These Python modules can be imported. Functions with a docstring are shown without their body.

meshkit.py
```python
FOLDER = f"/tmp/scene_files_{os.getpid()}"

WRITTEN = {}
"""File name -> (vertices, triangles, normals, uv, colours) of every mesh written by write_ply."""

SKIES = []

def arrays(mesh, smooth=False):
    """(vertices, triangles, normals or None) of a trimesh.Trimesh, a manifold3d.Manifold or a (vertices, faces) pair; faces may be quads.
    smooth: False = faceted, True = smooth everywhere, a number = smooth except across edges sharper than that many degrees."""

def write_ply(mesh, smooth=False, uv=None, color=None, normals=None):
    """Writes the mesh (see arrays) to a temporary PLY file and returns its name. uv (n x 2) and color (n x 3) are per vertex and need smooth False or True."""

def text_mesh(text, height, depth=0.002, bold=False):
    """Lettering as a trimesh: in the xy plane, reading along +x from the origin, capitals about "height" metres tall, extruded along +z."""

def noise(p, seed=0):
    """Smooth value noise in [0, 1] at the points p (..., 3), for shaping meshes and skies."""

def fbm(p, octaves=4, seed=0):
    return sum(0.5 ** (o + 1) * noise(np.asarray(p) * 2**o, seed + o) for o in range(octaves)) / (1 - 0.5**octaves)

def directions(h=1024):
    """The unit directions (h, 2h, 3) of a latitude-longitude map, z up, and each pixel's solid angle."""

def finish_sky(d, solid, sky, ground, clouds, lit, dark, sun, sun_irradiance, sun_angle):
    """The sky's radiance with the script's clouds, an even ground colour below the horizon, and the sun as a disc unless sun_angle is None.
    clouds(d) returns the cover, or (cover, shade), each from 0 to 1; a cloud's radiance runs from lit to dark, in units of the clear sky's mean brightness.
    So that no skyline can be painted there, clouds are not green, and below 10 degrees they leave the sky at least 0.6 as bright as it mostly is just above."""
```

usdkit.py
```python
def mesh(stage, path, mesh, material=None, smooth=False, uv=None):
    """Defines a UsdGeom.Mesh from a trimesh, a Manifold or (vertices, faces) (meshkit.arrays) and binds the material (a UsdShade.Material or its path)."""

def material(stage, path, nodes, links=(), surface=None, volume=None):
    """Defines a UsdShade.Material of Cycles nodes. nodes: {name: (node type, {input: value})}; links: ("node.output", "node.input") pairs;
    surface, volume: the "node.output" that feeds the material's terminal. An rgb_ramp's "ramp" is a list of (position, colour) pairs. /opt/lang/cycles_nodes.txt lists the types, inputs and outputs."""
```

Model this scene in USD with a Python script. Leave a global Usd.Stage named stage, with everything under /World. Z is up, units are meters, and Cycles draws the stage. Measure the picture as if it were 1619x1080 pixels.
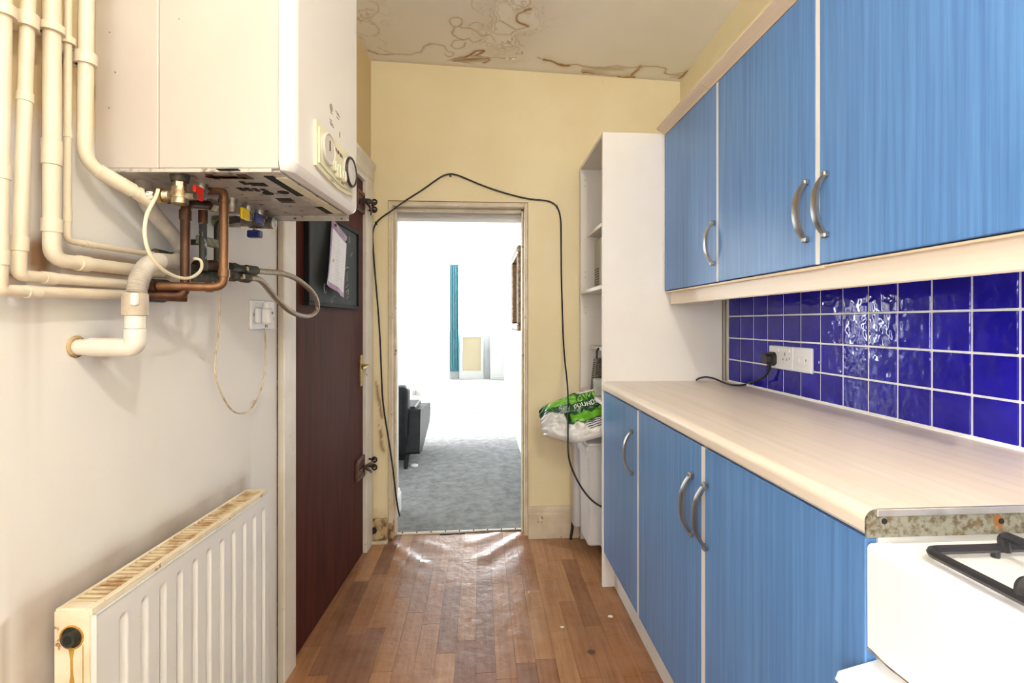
import math, random
import numpy as np, trimesh, usdkit, meshkit
from pxr import Usd, UsdGeom, UsdLux, UsdShade, Gf, Sdf, Vt
from scipy.spatial import cKDTree
from scipy.interpolate import CubicSpline
from shapely.geometry import Polygon

# ------------------------------------------------------------------ camera, light, exposure
stage = Usd.Stage.CreateInMemory()
UsdGeom.SetStageUpAxis(stage, 'Z'); UsdGeom.SetStageMetersPerUnit(stage, 1.0)
UsdGeom.Xform.Define(stage, '/World'); UsdGeom.Scope.Define(stage, '/World/Looks')
FPX, CX, CY, VX, HY, EYE = 760.0, 809.5, 540.0, 760.0, 510.0, 1.22     # 1619 x 1080 picture
PSI = math.atan((CX - VX) / FPX)                                        # the camera looks 3.7 degrees right of the long axis
cam = UsdGeom.Camera.Define(stage, '/World/camera')
cam.AddTranslateOp().Set((0, 0, EYE)); cam.AddRotateZOp().Set(-math.degrees(PSI)); cam.AddRotateXOp().Set(90.0)
AP = 36.0
cam.CreateHorizontalApertureAttr(AP); cam.CreateVerticalApertureAttr(AP * 1080 / 1619)
cam.CreateFocalLengthAttr(AP * FPX / 1619)
cam.CreateVerticalApertureOffsetAttr(-(CY - HY) * AP / 1619)
cam.CreateClippingRangeAttr((0.05, 200.0))
cam.CreateExposureAttr(0.25)
cam.CreateFStopAttr(0.0)

def light(kind, path, loc, power, color, rot=(0, 0, 0), **kw):
    l = getattr(UsdLux, kind).Define(stage, path)
    l.AddTranslateOp().Set(tuple(loc)); l.AddRotateXYZOp().Set(tuple(rot))
    l.CreateIntensityAttr(power); l.CreateColorAttr(color)
    if kind == 'RectLight': l.CreateWidthAttr(kw['w']); l.CreateHeightAttr(kw['h'])
    if kind == 'SphereLight': l.CreateRadiusAttr(kw['r'])
    return l
# the sky outside, the daylight in the four windows, and the bulb of the kitchen's ceiling lamp
dome = UsdLux.DomeLight.Define(stage, '/World/sky'); dome.CreateIntensityAttr(1.0); dome.CreateColorAttr((0.85, 0.93, 1.0))
LAMP = (0.37, -0.37, 2.42)
light('SphereLight', '/World/lamp_light', LAMP, 820.0, (1.0, 0.945, 0.865), r=0.035)
light('RectLight', '/World/daylight_kitchen', (0.15, -1.90, 1.62), 2.5, (1.0, 0.985, 0.96), rot=(90, 0, 0), w=1.4, h=1.15)
light('RectLight', '/World/daylight_side', (-1.03, -0.90, 1.58), 27.0, (1.0, 0.99, 0.975), rot=(0, -90, -3.67), w=1.1, h=1.1)
light('RectLight', '/World/daylight_living', (-3.15, 5.45, 1.55), 27.0, (0.97, 0.99, 1.0), rot=(0, -90, 0), w=1.4, h=1.5)
light('RectLight', '/World/daylight_bedroom', (-0.2, 10.44, 1.75), 20.0, (0.95, 0.98, 1.0), rot=(-90, 0, 0), w=1.3, h=1.4)

sun = UsdLux.DistantLight.Define(stage, '/World/sun'); sun.AddRotateXYZOp().Set((0.0, -61.0, 6.0)); sun.CreateIntensityAttr(330.0); sun.CreateAngleAttr(8.0); sun.CreateColorAttr((1.0, 0.97, 0.92))   # falls through the living room window

# ------------------------------------------------------------------ helpers: the picture's geometry, names, prims
C0 = np.array([0, 0, EYE])
fw = np.array([math.sin(PSI), math.cos(PSI), 0]); rt = np.array([math.cos(PSI), -math.sin(PSI), 0])
def hit(x, y, n, p0):
    d = fw + rt * (x - CX) / FPX + np.array([0, 0, (HY - y) / FPX]); n = np.array(n, float)
    return C0 + d * (np.dot(np.array(p0, float) - C0, n) / np.dot(d, n))
def onX(x, y, v): return hit(x, y, (1, 0, 0), (v, 0, 0))
def onY(x, y, v): return hit(x, y, (0, 1, 0), (0, v, 0))
def onZ(x, y, v): return hit(x, y, (0, 0, 1), (0, 0, v))
# the left wall is not quite parallel to the right one: its own frame is (h out of the wall, s along it, z up)
_a, _b = onZ(460, 1055.7, 0), onZ(572.3, 880, 0)
E1 = (_b - _a) / np.linalg.norm(_b - _a); NL = np.array([E1[1], -E1[0], 0]); L0 = _a - E1 * (_a @ E1)
LROT = -math.degrees(math.atan2(E1[0], E1[1]))
def W(h, s, z): return L0 + E1 * s + NL * h + np.array([0, 0, z])
def LP(x, y, h):
    p = hit(x, y, NL, L0 + NL * h); return np.array([h, (p - L0) @ E1, p[2]])
used = {}
def numbered(parent, name):
    k = used.get((parent, name), 0); used[(parent, name)] = k + 1
    return f'{parent}/{name}' + (f'_{k:03d}' if k else '')
ORIG = {}
def meta(p, label=None, cat=None, group=None, kind=None):
    for k, v in (('label', label), ('category', cat), ('group', group), ('kind', kind)):
        if v: p.SetCustomDataByKey(k, v)
    return p
def thing(name, label, cat, loc=(0, 0, 0), frame='W', group=None, kind=None):
    path = numbered('/World', name); x = UsdGeom.Xform.Define(stage, path); loc = np.array(loc, float)
    x.AddTranslateOp().Set(tuple(map(float, W(*loc) if frame == 'L' else loc)))
    if frame == 'L': x.AddRotateZOp().Set(LROT)
    ORIG[path] = loc
    meta(x.GetPrim(), label, cat, group, kind); return path
def arr(m):
    v, f, _ = meshkit.arrays(m); return np.asarray(v, float), np.asarray(f, int)
def cat(*ms):
    V, F, n = [], [], 0
    for m in ms:
        v, f = arr(m); V.append(v); F.append(f + n); n += len(v)
    return np.vstack(V), np.vstack(F)
def part(parent, name, m, mat, smooth=False, label=None, kind=None, primvar=None):
    """One mesh under a thing or a part; m is in the thing's frame (world or wall coordinates)."""
    path = numbered(parent, name); ORIG[path] = ORIG[parent]
    v, f = arr(m); v = v - ORIG[parent]
    p = usdkit.mesh(stage, path, (v, f), MATS[mat], smooth)
    if primvar:
        nm, vals = primvar
        api = UsdGeom.PrimvarsAPI(p)
        if np.ndim(vals) == 1: api.CreatePrimvar(nm, Sdf.ValueTypeNames.FloatArray, 'vertex').Set(Vt.FloatArray.FromNumpy(np.asarray(vals, np.float32)))
        else: api.CreatePrimvar(nm, Sdf.ValueTypeNames.Color3fArray, 'vertex').Set(Vt.Vec3fArray.FromNumpy(np.asarray(vals, np.float32)))
    if label or kind: meta(p.GetPrim(), label, kind=kind)
    return path
def solo(name, label, cat_, m, mat, smooth=False, group=None, kind=None, frame='W', loc=None):
    """A thing that is one mesh."""
    v, f = arr(m)
    loc = np.array([*((v.min(0) + v.max(0))[:2] / 2), v[:, 2].min()]) if loc is None else np.array(loc, float)
    path = numbered('/World', name); p = usdkit.mesh(stage, path, (v - loc, f), MATS[mat], smooth)
    p.AddTranslateOp().Set(tuple(map(float, W(*loc) if frame == 'L' else loc)))
    if frame == 'L': p.AddRotateZOp().Set(LROT)
    meta(p.GetPrim(), label, cat_, group, kind); return path

# ------------------------------------------------------------------ helpers: shapes
def box(x0, y0, z0, x1, y1, z1, c=0.0):
    lo, hi = np.minimum((x0, y0, z0), (x1, y1, z1)).astype(float), np.maximum((x0, y0, z0), (x1, y1, z1)).astype(float)
    if c <= 0:
        m = trimesh.creation.box(hi - lo); m.apply_translation((lo + hi) / 2); return m.vertices, m.faces
    c = min(c, (hi - lo).min() * 0.45); pts = []
    for i in np.ndindex(2, 2, 2):
        p = np.where(i, hi, lo); d = np.where(i, -1, 1) * c
        for k in range(3):
            q = p + d; q[k] = p[k]; pts.append(q)
    m = trimesh.convex.convex_hull(np.array(pts)); return m.vertices, m.faces
_ico = trimesh.creation.icosphere(2).vertices
def rbox(x0, y0, z0, x1, y1, z1, r, ico=_ico):
    lo, hi = np.minimum((x0, y0, z0), (x1, y1, z1)), np.maximum((x0, y0, z0), (x1, y1, z1)); h = (hi - lo) / 2; r = min(r, h.min())
    s = np.where(np.abs(ico) < 1e-6, 0, np.sign(ico)); pts = []
    for sg in np.ndindex(2, 2, 2):
        g = np.where(sg, 1, -1); k = ((s == g) | (s == 0)).all(1); pts.append(ico[k] * r + g * (h - r))
    m = trimesh.convex.convex_hull(np.vstack(pts) + (lo + hi) / 2); return m.vertices, m.faces
def tube(path, r, n=12, caps=True, shape=None):
    p = np.asarray(path, float); r = np.broadcast_to(r, (len(p),))
    t = np.gradient(p, axis=0); t /= np.linalg.norm(t, axis=1, keepdims=True) + 1e-12
    a = np.cross(t[0], (0, 0, 1) if abs(t[0][2]) < 0.9 else (1, 0, 0)); a /= np.linalg.norm(a); A = []
    for i in range(len(p)):
        a = a - t[i] * (a @ t[i]); a /= np.linalg.norm(a); A.append(a)
    A = np.array(A); B = np.cross(t, A); ang = np.arange(n) * 2 * np.pi / n
    v = (p[:, None] + r[:, None, None] * (np.cos(ang)[None, :, None] * A[:, None] + np.sin(ang)[None, :, None] * B[:, None])).reshape(-1, 3)
    i, j = np.meshgrid(np.arange(len(p) - 1), np.arange(n), indexing='ij')
    q = np.stack([i * n + j, i * n + (j + 1) % n, (i + 1) * n + (j + 1) % n, (i + 1) * n + j], -1).reshape(-1, 4)
    f = np.vstack([q[:, [0, 1, 2]], q[:, [0, 2, 3]]])
    if caps:
        m = len(v); v = np.vstack([v, p[0], p[-1]]); k = np.arange(n); e = (len(p) - 1) * n
        f = np.vstack([f, np.stack([np.full(n, m), (k + 1) % n, k], 1), np.stack([np.full(n, m + 1), e + k, e + (k + 1) % n], 1)])
    return v, f
def spline(pts, n=60):
    p = np.array(pts, float); t = np.r_[0, np.cumsum(np.linalg.norm(np.diff(p, axis=0), axis=1))]
    return CubicSpline(t, p)(np.linspace(0, t[-1], n))
def fillet(pts, r, n=7):
    p = [np.array(q, float) for q in pts]; out = [p[0]]
    for k in range(1, len(p) - 1):
        u, w = p[k - 1] - p[k], p[k + 1] - p[k]; lu, lw = np.linalg.norm(u), np.linalg.norm(w)
        d = min(r, lu * 0.49, lw * 0.49); a, b = p[k] + u / lu * d, p[k] + w / lw * d
        for t in np.linspace(0, 1, n): out.append((1 - t) ** 2 * a + 2 * t * (1 - t) * p[k] + t * t * b)
    out.append(p[-1]); return np.array(out)
def cyl(p0, p1, r0, r1=None, n=16):
    p0, p1 = np.array(p0, float), np.array(p1, float)
    return tube([p0, p1], [r0, r0 if r1 is None else r1], n)
def lathe(prof, p0, p1, n=18):
    """profile (distance along p0->p1 in metres, radius)"""
    p0, p1 = np.array(p0, float), np.array(p1, float); d = (p1 - p0) / np.linalg.norm(p1 - p0)
    a = np.cross(d, (0, 0, 1) if abs(d[2]) < 0.9 else (1, 0, 0)); a /= np.linalg.norm(a); b = np.cross(d, a)
    ang = np.arange(n) * 2 * np.pi / n; V = []
    for s, r in prof: V.append(p0 + d * s + max(r, 1e-5) * (np.cos(ang)[:, None] * a + np.sin(ang)[:, None] * b))
    v = np.vstack(V); m = len(prof)
    i, j = np.meshgrid(np.arange(m - 1), np.arange(n), indexing='ij')
    q = np.stack([i * n + j, i * n + (j + 1) % n, (i + 1) * n + (j + 1) % n, (i + 1) * n + j], -1).reshape(-1, 4)
    k = np.arange(n); e = (m - 1) * n; v = np.vstack([v, p0 + d * prof[0][0], p0 + d * prof[-1][0]]); c = m * n
    return v, np.vstack([q[:, [0, 1, 2]], q[:, [0, 2, 3]], np.stack([np.full(n, c), (k + 1) % n, k], 1), np.stack([np.full(n, c + 1), e + k, e + (k + 1) % n], 1)])
def extrude(poly, axis, a0, a1):
    """poly: points in the plane of the two other axes (in x, y, z order), drawn out along axis 0, 1 or 2"""
    m = trimesh.creation.extrude_polygon(Polygon(poly).buffer(0) if not isinstance(poly, Polygon) else poly, a1 - a0, engine='earcut'); v = m.vertices
    o = [k for k in range(3) if k != axis]; w = np.zeros_like(v); w[:, o[0]] = v[:, 0]; w[:, o[1]] = v[:, 1]; w[:, axis] = v[:, 2] + a0
    return w, (m.faces if axis != 1 else m.faces[:, ::-1])
def gridmesh(P, flip=False):
    n, m = P.shape[:2]; i, j = np.meshgrid(np.arange(n - 1), np.arange(m - 1), indexing='ij')
    q = np.stack([i * m + j, (i + 1) * m + j, (i + 1) * m + j + 1, i * m + j + 1], -1).reshape(-1, 4)
    f = np.vstack([q[:, [0, 1, 2]], q[:, [0, 2, 3]]])
    return P.reshape(-1, 3), f[:, ::-1] if flip else f
def place(m, M, t=(0, 0, 0)):
    v, f = arr(m); return v @ np.array(M, float).T + np.array(t), f
def torus(c, axis, R, r, n=20, k=8):
    axis = np.array(axis, float) / np.linalg.norm(axis); a = np.cross(axis, (0, 0, 1) if abs(axis[2]) < 0.9 else (1, 0, 0)); a /= np.linalg.norm(a); b = np.cross(axis, a)
    t = np.linspace(0, 2 * np.pi, n, endpoint=False); s = np.linspace(0, 2 * np.pi, k, endpoint=False)
    rad = np.cos(t)[:, None] * a + np.sin(t)[:, None] * b
    P = np.array(c) + rad[:, None] * (R + r * np.cos(s))[None, :, None] + axis * (r * np.sin(s))[None, :, None]
    i, j = np.meshgrid(np.arange(n), np.arange(k), indexing='ij')
    q = np.stack([i * k + j, ((i + 1) % n) * k + j, ((i + 1) % n) * k + (j + 1) % k, i * k + (j + 1) % k], -1).reshape(-1, 4)
    return P.reshape(-1, 3), np.vstack([q[:, [0, 1, 2]], q[:, [0, 2, 3]]])

# ------------------------------------------------------------------ materials
MATS = {}
def lin(*c): return tuple(((v / 255 + 0.055) / 1.055) ** 2.4 if v > 10 else v / 255 / 12.92 for v in c)
def mat(name, c1, c2=None, rough=0.5, metal=0.0, spec=0.5, scale=(8, 8, 8), detail=4, lo=0.4, hi=0.6, bump=0.0, bscale=(60, 60, 60), bdetail=3, bdist=0.002, coat=0.0,
        stain=None, tint=None, speck=None, trans=0.0, sheen=0.0, alpha=None, rvar=None, wave=None, bump2=None, nrough=0.55):
    n = {'tc': ('texture_coordinate', {}), 'p': ('principled_bsdf', {'base_color': c1, 'roughness': rough, 'metallic': metal, 'specular_ior_level': spec, 'coat_weight': coat, 'transmission_weight': trans, 'sheen_weight': sheen})}
    l = []; col = None
    def noise(key, sc, det, dist=0.0):
        n[key + 'm'] = ('mapping', {'mapping_type': 'point', 'scale': sc}); n[key] = ('noise_texture', {'scale': 1.0, 'detail': float(det), 'roughness': nrough if key == 'n' else 0.55, 'distortion': dist})
        l.extend([('tc.object', key + 'm.vector'), (key + 'm.vector', key + '.vector')])
    if c2 is not None:
        noise('n', scale, detail); n['r'] = ('map_range', {'from_min': lo, 'from_max': hi, 'clamp': True}); n['mx'] = ('mix', {'color1': c1, 'color2': c2})
        l.extend([('n.fac', 'r.value'), ('r.result', 'mx.fac')]); col = 'mx.color'
    if speck:                                             # (colour, scale, threshold): small stains and chips
        noise('s', (speck[1],) * 3, 5); n['sr'] = ('map_range', {'from_min': speck[2], 'from_max': speck[2] + 0.05, 'clamp': True}); n['sx'] = ('mix', {'color1': c1, 'color2': speck[0]})
        l.extend([('s.fac', 'sr.value'), ('sr.result', 'sx.fac')])
        if col: l.append((col, 'sx.color1'))
        col = 'sx.color'
    if stain:                                             # mesh attribute 0..1 -> colour
        n['at'] = ('attribute', {'attribute': 'stain'}); n['st'] = ('mix', {'color1': c1, 'color2': stain}); l.append(('at.fac', 'st.fac'))
        if col: l.append((col, 'st.color1'))
        col = 'st.color'
    if tint:
        n['at'] = ('attribute', {'attribute': 'tint'}); col = 'at.color'
    if col: l.append((col, 'p.base_color'))
    if rvar:
        noise('q', (rvar[0],) * 3, 3); n['qr'] = ('map_range', {'from_min': 0.35, 'from_max': 0.65, 'to_min': rvar[1], 'to_max': rvar[2], 'clamp': True})
        l.extend([('q.fac', 'qr.value'), ('qr.result', 'p.roughness')])
    nrm = None
    if wave:
        n['wm'] = ('mapping', {'mapping_type': 'point', 'rotation': wave[2] if len(wave) > 2 else (0, 0, 0)}); n['w'] = ('wave_texture', {'scale': wave[0], 'bands_direction': 'z', 'distortion': 0.0}); n['wb'] = ('bump', {'strength': wave[1], 'distance': 0.002})
        l.extend([('tc.object', 'wm.vector'), ('wm.vector', 'w.vector'), ('w.fac', 'wb.height')]); nrm = 'wb.normal'
    if bump2:
        noise('b2', bump2[1], 2); n['bb'] = ('bump', {'strength': bump2[0], 'distance': bump2[2]}); l.append(('b2.fac', 'bb.height')); nrm = 'bb.normal'
    if bump:
        noise('b', bscale, bdetail); n['bu'] = ('bump', {'strength': bump, 'distance': bdist}); l.append(('b.fac', 'bu.height'))
        if nrm: l.append((nrm, 'bu.normal'))
        nrm = 'bu.normal'
    if nrm: l.append((nrm, 'p.normal'))
    surf = 'p.BSDF'
    if alpha is not None:                                 # thin see-through plastic or glass: part of the light passes straight
        n['tr'] = ('transparent_bsdf', {'color': (0.95, 0.95, 0.95)}); n['mc'] = ('mix_closure', {'fac': alpha}); l.extend([('tr.BSDF', 'mc.closure1'), ('p.BSDF', 'mc.closure2')]); surf = 'mc.closure'
    MATS[name] = usdkit.material(stage, f'/World/Looks/{name}', n, l, surface=surf)
WHITE = (0.78, 0.765, 0.74)
mat('plaster_white', (1, 1, 1), rough=0.7, tint=True, bump=0.25, bscale=(40, 40, 40))
mat('plaster_left_head', (0.74, 0.62, 0.37), (0.68, 0.56, 0.32), 0.7, scale=(2, 2, 2))
mat('plaster_yellow', (0.83, 0.725, 0.475), (0.79, 0.68, 0.425), 0.65, scale=(2.2, 2.2, 2.2), bump=0.25, bscale=(30, 30, 30), stain=(0.24, 0.12, 0.045), speck=((0.42, 0.29, 0.13), 21.0, 0.72))
mat('ceiling_paint', (0.91, 0.875, 0.80), (0.87, 0.83, 0.745), 0.75, scale=(1.6, 1.6, 1.6), bump=0.2, bscale=(25, 25, 25), stain=(0.36, 0.195, 0.05))
mat('plain_white', (0.8, 0.8, 0.79), (0.75, 0.76, 0.76), 0.6, scale=(1, 1, 1))
mat('gloss_cream', (0.70, 0.61, 0.47), (0.60, 0.50, 0.36), 0.42, scale=(9, 9, 9), bump=0.2, bscale=(50, 50, 50), speck=((0.22, 0.13, 0.06), 26.0, 0.65))
mat('gloss_white', (0.76, 0.71, 0.63), (0.70, 0.64, 0.55), 0.38, scale=(7, 7, 7), bump=0.15, bscale=(40, 40, 40), speck=((0.30, 0.19, 0.10), 34.0, 0.70))
mat('rotten_wood', (0.50, 0.36, 0.19), (0.14, 0.065, 0.028), 0.85, scale=(30, 30, 22), lo=0.45, hi=0.6, bump=0.8, bscale=(90, 90, 90))
mat('dark_gap', (0.045, 0.02, 0.012), (0.16, 0.08, 0.045), 0.9, scale=(60, 60, 25), bump=0.6)
mat('crumb', (0.22, 0.125, 0.07), (0.10, 0.05, 0.028), 0.9, scale=(60, 60, 60))
mat('screed', (0.08, 0.045, 0.025), rough=0.9)
for k, (a, b) in enumerate([((0.365, 0.178, 0.083), (0.268, 0.118, 0.050)), ((0.290, 0.134, 0.063), (0.215, 0.091, 0.040)), ((0.418, 0.220, 0.109), (0.322, 0.156, 0.072)), ((0.322, 0.151, 0.074), (0.246, 0.107, 0.049)), ((0.246, 0.118, 0.067), (0.183, 0.081, 0.044))]):
    mat(f'vinyl_plank{k}', a, b, 0.34, scale=(55, 3.0, 1), detail=6, lo=0.38, hi=0.66, bump=0.16, bscale=(70, 70, 70), bdist=0.004, bump2=(0.28, (17, 17, 17), 0.012), rvar=(6, 0.24, 0.40), speck=((0.06, 0.028, 0.016), 38.0, 0.715))
mat('carpet', (0.25, 0.26, 0.262), (0.115, 0.122, 0.125), 0.95, spec=0.1, scale=(13, 13, 13), detail=14, nrough=0.78, lo=0.40, hi=0.60, bump=1.0, bscale=(260, 260, 260), bdist=0.006, sheen=0.3)
mat('carpet_far', (0.6, 0.6, 0.58), rough=0.95)
mat('tile_blue0', (0.016, 0.012, 0.34), (0.012, 0.009, 0.27), 0.045, spec=0.32, scale=(14, 14, 14), bump=0.32, bscale=(34, 34, 34), bdetail=1, bdist=0.006)
mat('tile_blue1', (0.013, 0.010, 0.29), (0.018, 0.014, 0.38), 0.05, spec=0.32, scale=(10, 10, 10), bump=0.4, bscale=(27, 27, 27), bdetail=1, bdist=0.007)
mat('grout', (0.90, 0.89, 0.87), rough=0.8, bump=0.2)
mat('blue_door', (0.118, 0.278, 0.585), (0.076, 0.19, 0.445), 0.33, scale=(105, 105, 2.2), detail=8, lo=0.34, hi=0.68, bump=0.06, bscale=(120, 120, 4))
mat('blue_edge', (0.05, 0.12, 0.30), rough=0.5)
mat('carcass_white', (0.78, 0.765, 0.74), (0.74, 0.72, 0.69), 0.45, scale=(3, 3, 3), speck=((0.45, 0.38, 0.3), 30.0, 0.74))
mat('unit_white', (0.80, 0.765, 0.72), (0.765, 0.725, 0.675), 0.5, scale=(3, 3, 3), bump=0.05)
mat('beech', (0.84, 0.745, 0.64), (0.77, 0.66, 0.54), 0.33, scale=(40, 2.0, 40), detail=6, lo=0.35, hi=0.65)
mat('beech_pink', (0.80, 0.65, 0.48), (0.73, 0.57, 0.40), 0.45, scale=(40, 2.0, 40), detail=6, lo=0.35, hi=0.65)
mat('satin_steel', (0.42, 0.40, 0.385), (0.34, 0.325, 0.31), 0.33, metal=1.0, scale=(90, 90, 6))
mat('steel_strip', (0.66, 0.65, 0.66), (0.5, 0.5, 0.5), 0.35, metal=0.8, scale=(20, 20, 20))
mat('rusty_strip', (0.25, 0.245, 0.20), (0.115, 0.09, 0.045), 0.7, metal=0.3, scale=(120, 120, 120), detail=7, lo=0.42, hi=0.62, bump=0.5, bscale=(160, 160, 160), speck=((0.27, 0.11, 0.025), 30.0, 0.6))
mat('door_brown', (0.085, 0.021, 0.013), (0.050, 0.012, 0.008), 0.6, spec=0.10, scale=(30, 30, 2.5), detail=6, lo=0.35, hi=0.68, bump=0.1, bscale=(60, 60, 8), speck=((0.19, 0.10, 0.08), 70.0, 0.75))
mat('bolt_brown', (0.035, 0.014, 0.010), rough=0.35)
mat('bolt_plate', (0.14, 0.055, 0.035), (0.08, 0.03, 0.02), 0.5, scale=(30, 30, 30))
mat('brass', (0.60, 0.44, 0.20), (0.42, 0.29, 0.12), 0.32, metal=1.0, scale=(60, 60, 60))
mat('old_brass', (0.50, 0.42, 0.29), (0.26, 0.19, 0.11), 0.38, metal=1.0, scale=(55, 55, 55), bump=0.15)
mat('dull_chrome', (0.52, 0.50, 0.47), (0.28, 0.24, 0.19), 0.36, metal=1.0, scale=(45, 45, 45))
mat('dark_fitting', (0.10, 0.075, 0.05), (0.035, 0.045, 0.04), 0.6, metal=0.5, scale=(60, 60, 60), speck=((0.10, 0.22, 0.17), 45.0, 0.62))
mat('copper', (0.25, 0.128, 0.062), (0.15, 0.07, 0.033), 0.42, metal=0.65, scale=(24, 24, 12), lo=0.35, hi=0.68, speck=((0.15, 0.10, 0.06), 40.0, 0.66))
mat('copper_dark', (0.115, 0.055, 0.033), (0.065, 0.03, 0.019), 0.45, metal=0.7, scale=(30, 30, 15), speck=((0.65, 0.6, 0.52), 55.0, 0.735))
mat('pipe_flaky', (0.045, 0.05, 0.048), (0.62, 0.60, 0.55), 0.6, scale=(75, 75, 45), lo=0.55, hi=0.62)
mat('verdigris', (0.11, 0.17, 0.12), (0.30, 0.28, 0.16), 0.7, scale=(80, 80, 80))
mat('pipe_cream', (0.74, 0.665, 0.53), (0.68, 0.595, 0.455), 0.36, scale=(9, 9, 6), bump=0.2, bscale=(45, 45, 30), bdist=0.003, speck=((0.48, 0.32, 0.17), 24.0, 0.705))
mat('pipe_white', (0.80, 0.765, 0.69), (0.75, 0.70, 0.61), 0.3, scale=(12, 12, 12))
mat('paint_blob', (0.86, 0.82, 0.73), rough=0.5, bump=0.5)
mat('hose_grey', (0.52, 0.48, 0.42), (0.42, 0.38, 0.33), 0.5, scale=(30, 30, 30))
mat('coupling_grey', (0.50, 0.435, 0.35), (0.44, 0.37, 0.29), 0.5, scale=(30, 30, 30))
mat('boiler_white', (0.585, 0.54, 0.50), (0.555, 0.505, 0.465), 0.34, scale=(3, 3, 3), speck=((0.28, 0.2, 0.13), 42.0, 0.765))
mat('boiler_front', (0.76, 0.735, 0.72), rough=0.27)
mat('boiler_dirty', (0.58, 0.55, 0.50), (0.22, 0.15, 0.10), 0.6, metal=0.2, scale=(60, 60, 60), lo=0.52, hi=0.66)
mat('boiler_plate', (0.50, 0.49, 0.47), (0.40, 0.38, 0.35), 0.45, metal=0.5, scale=(25, 25, 25), speck=((0.12, 0.045, 0.03), 48.0, 0.62))
mat('panel_cream', (0.72, 0.69, 0.50), rough=0.4)
mat('dial_face', (0.62, 0.565, 0.51), rough=0.25)
mat('dial_grey', (0.60, 0.58, 0.54), rough=0.35)
mat('black_plastic', (0.016, 0.015, 0.016), rough=0.4)
mat('black_cable', (0.012, 0.011, 0.012), rough=0.45)
mat('dark_slot', (0.010, 0.009, 0.009), rough=0.9)
mat('print_grey', (0.30, 0.28, 0.26), rough=0.7)
mat('lever_red', (0.78, 0.025, 0.012), rough=0.3)
mat('lever_yellow', (0.86, 0.62, 0.015), rough=0.35)
mat('lever_blue', (0.016, 0.03, 0.17), rough=0.35)
mat('white_plastic', (0.82, 0.82, 0.82), rough=0.3)
mat('cream_cable', (0.78, 0.70, 0.50), rough=0.45)
mat('beige_cable', (0.62, 0.53, 0.37), (0.42, 0.32, 0.19), 0.5, scale=(30, 30, 30), lo=0.5, hi=0.65)
mat('braid', (0.46, 0.39, 0.31), (0.26, 0.21, 0.16), 0.42, metal=0.9, scale=(420, 420, 420), detail=1, bump=0.5, bscale=(420, 420, 420), bdist=0.001)
mat('radiator_front', (0.74, 0.74, 0.735), (0.70, 0.70, 0.69), 0.36, scale=(4, 4, 4), speck=((0.26, 0.18, 0.11), 40.0, 0.735))
mat('radiator_cream', (0.80, 0.72, 0.56), (0.70, 0.58, 0.40), 0.42, scale=(14, 14, 14), speck=((0.32, 0.15, 0.05), 34.0, 0.62))
mat('radiator_rust', (0.70, 0.56, 0.36), (0.40, 0.23, 0.10), 0.6, scale=(26, 26, 26), lo=0.4, hi=0.62)
mat('rust_drip', (0.50, 0.27, 0.035), (0.36, 0.17, 0.02), 0.6, scale=(30, 30, 60))
mat('dust_dark', (0.10, 0.065, 0.04), rough=0.95)
mat('chalkboard', (0.020, 0.024, 0.025), (0.030, 0.034, 0.035), 0.6, spec=0.2, scale=(9, 9, 3))
mat('frame_black', (0.012, 0.012, 0.013), rough=0.6, spec=0.15)
mat('chalk', (0.5, 0.5, 0.48), rough=0.9)
mat('paper_white', (0.76, 0.73, 0.76), (0.70, 0.67, 0.71), 0.4, scale=(12, 12, 12))
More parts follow.
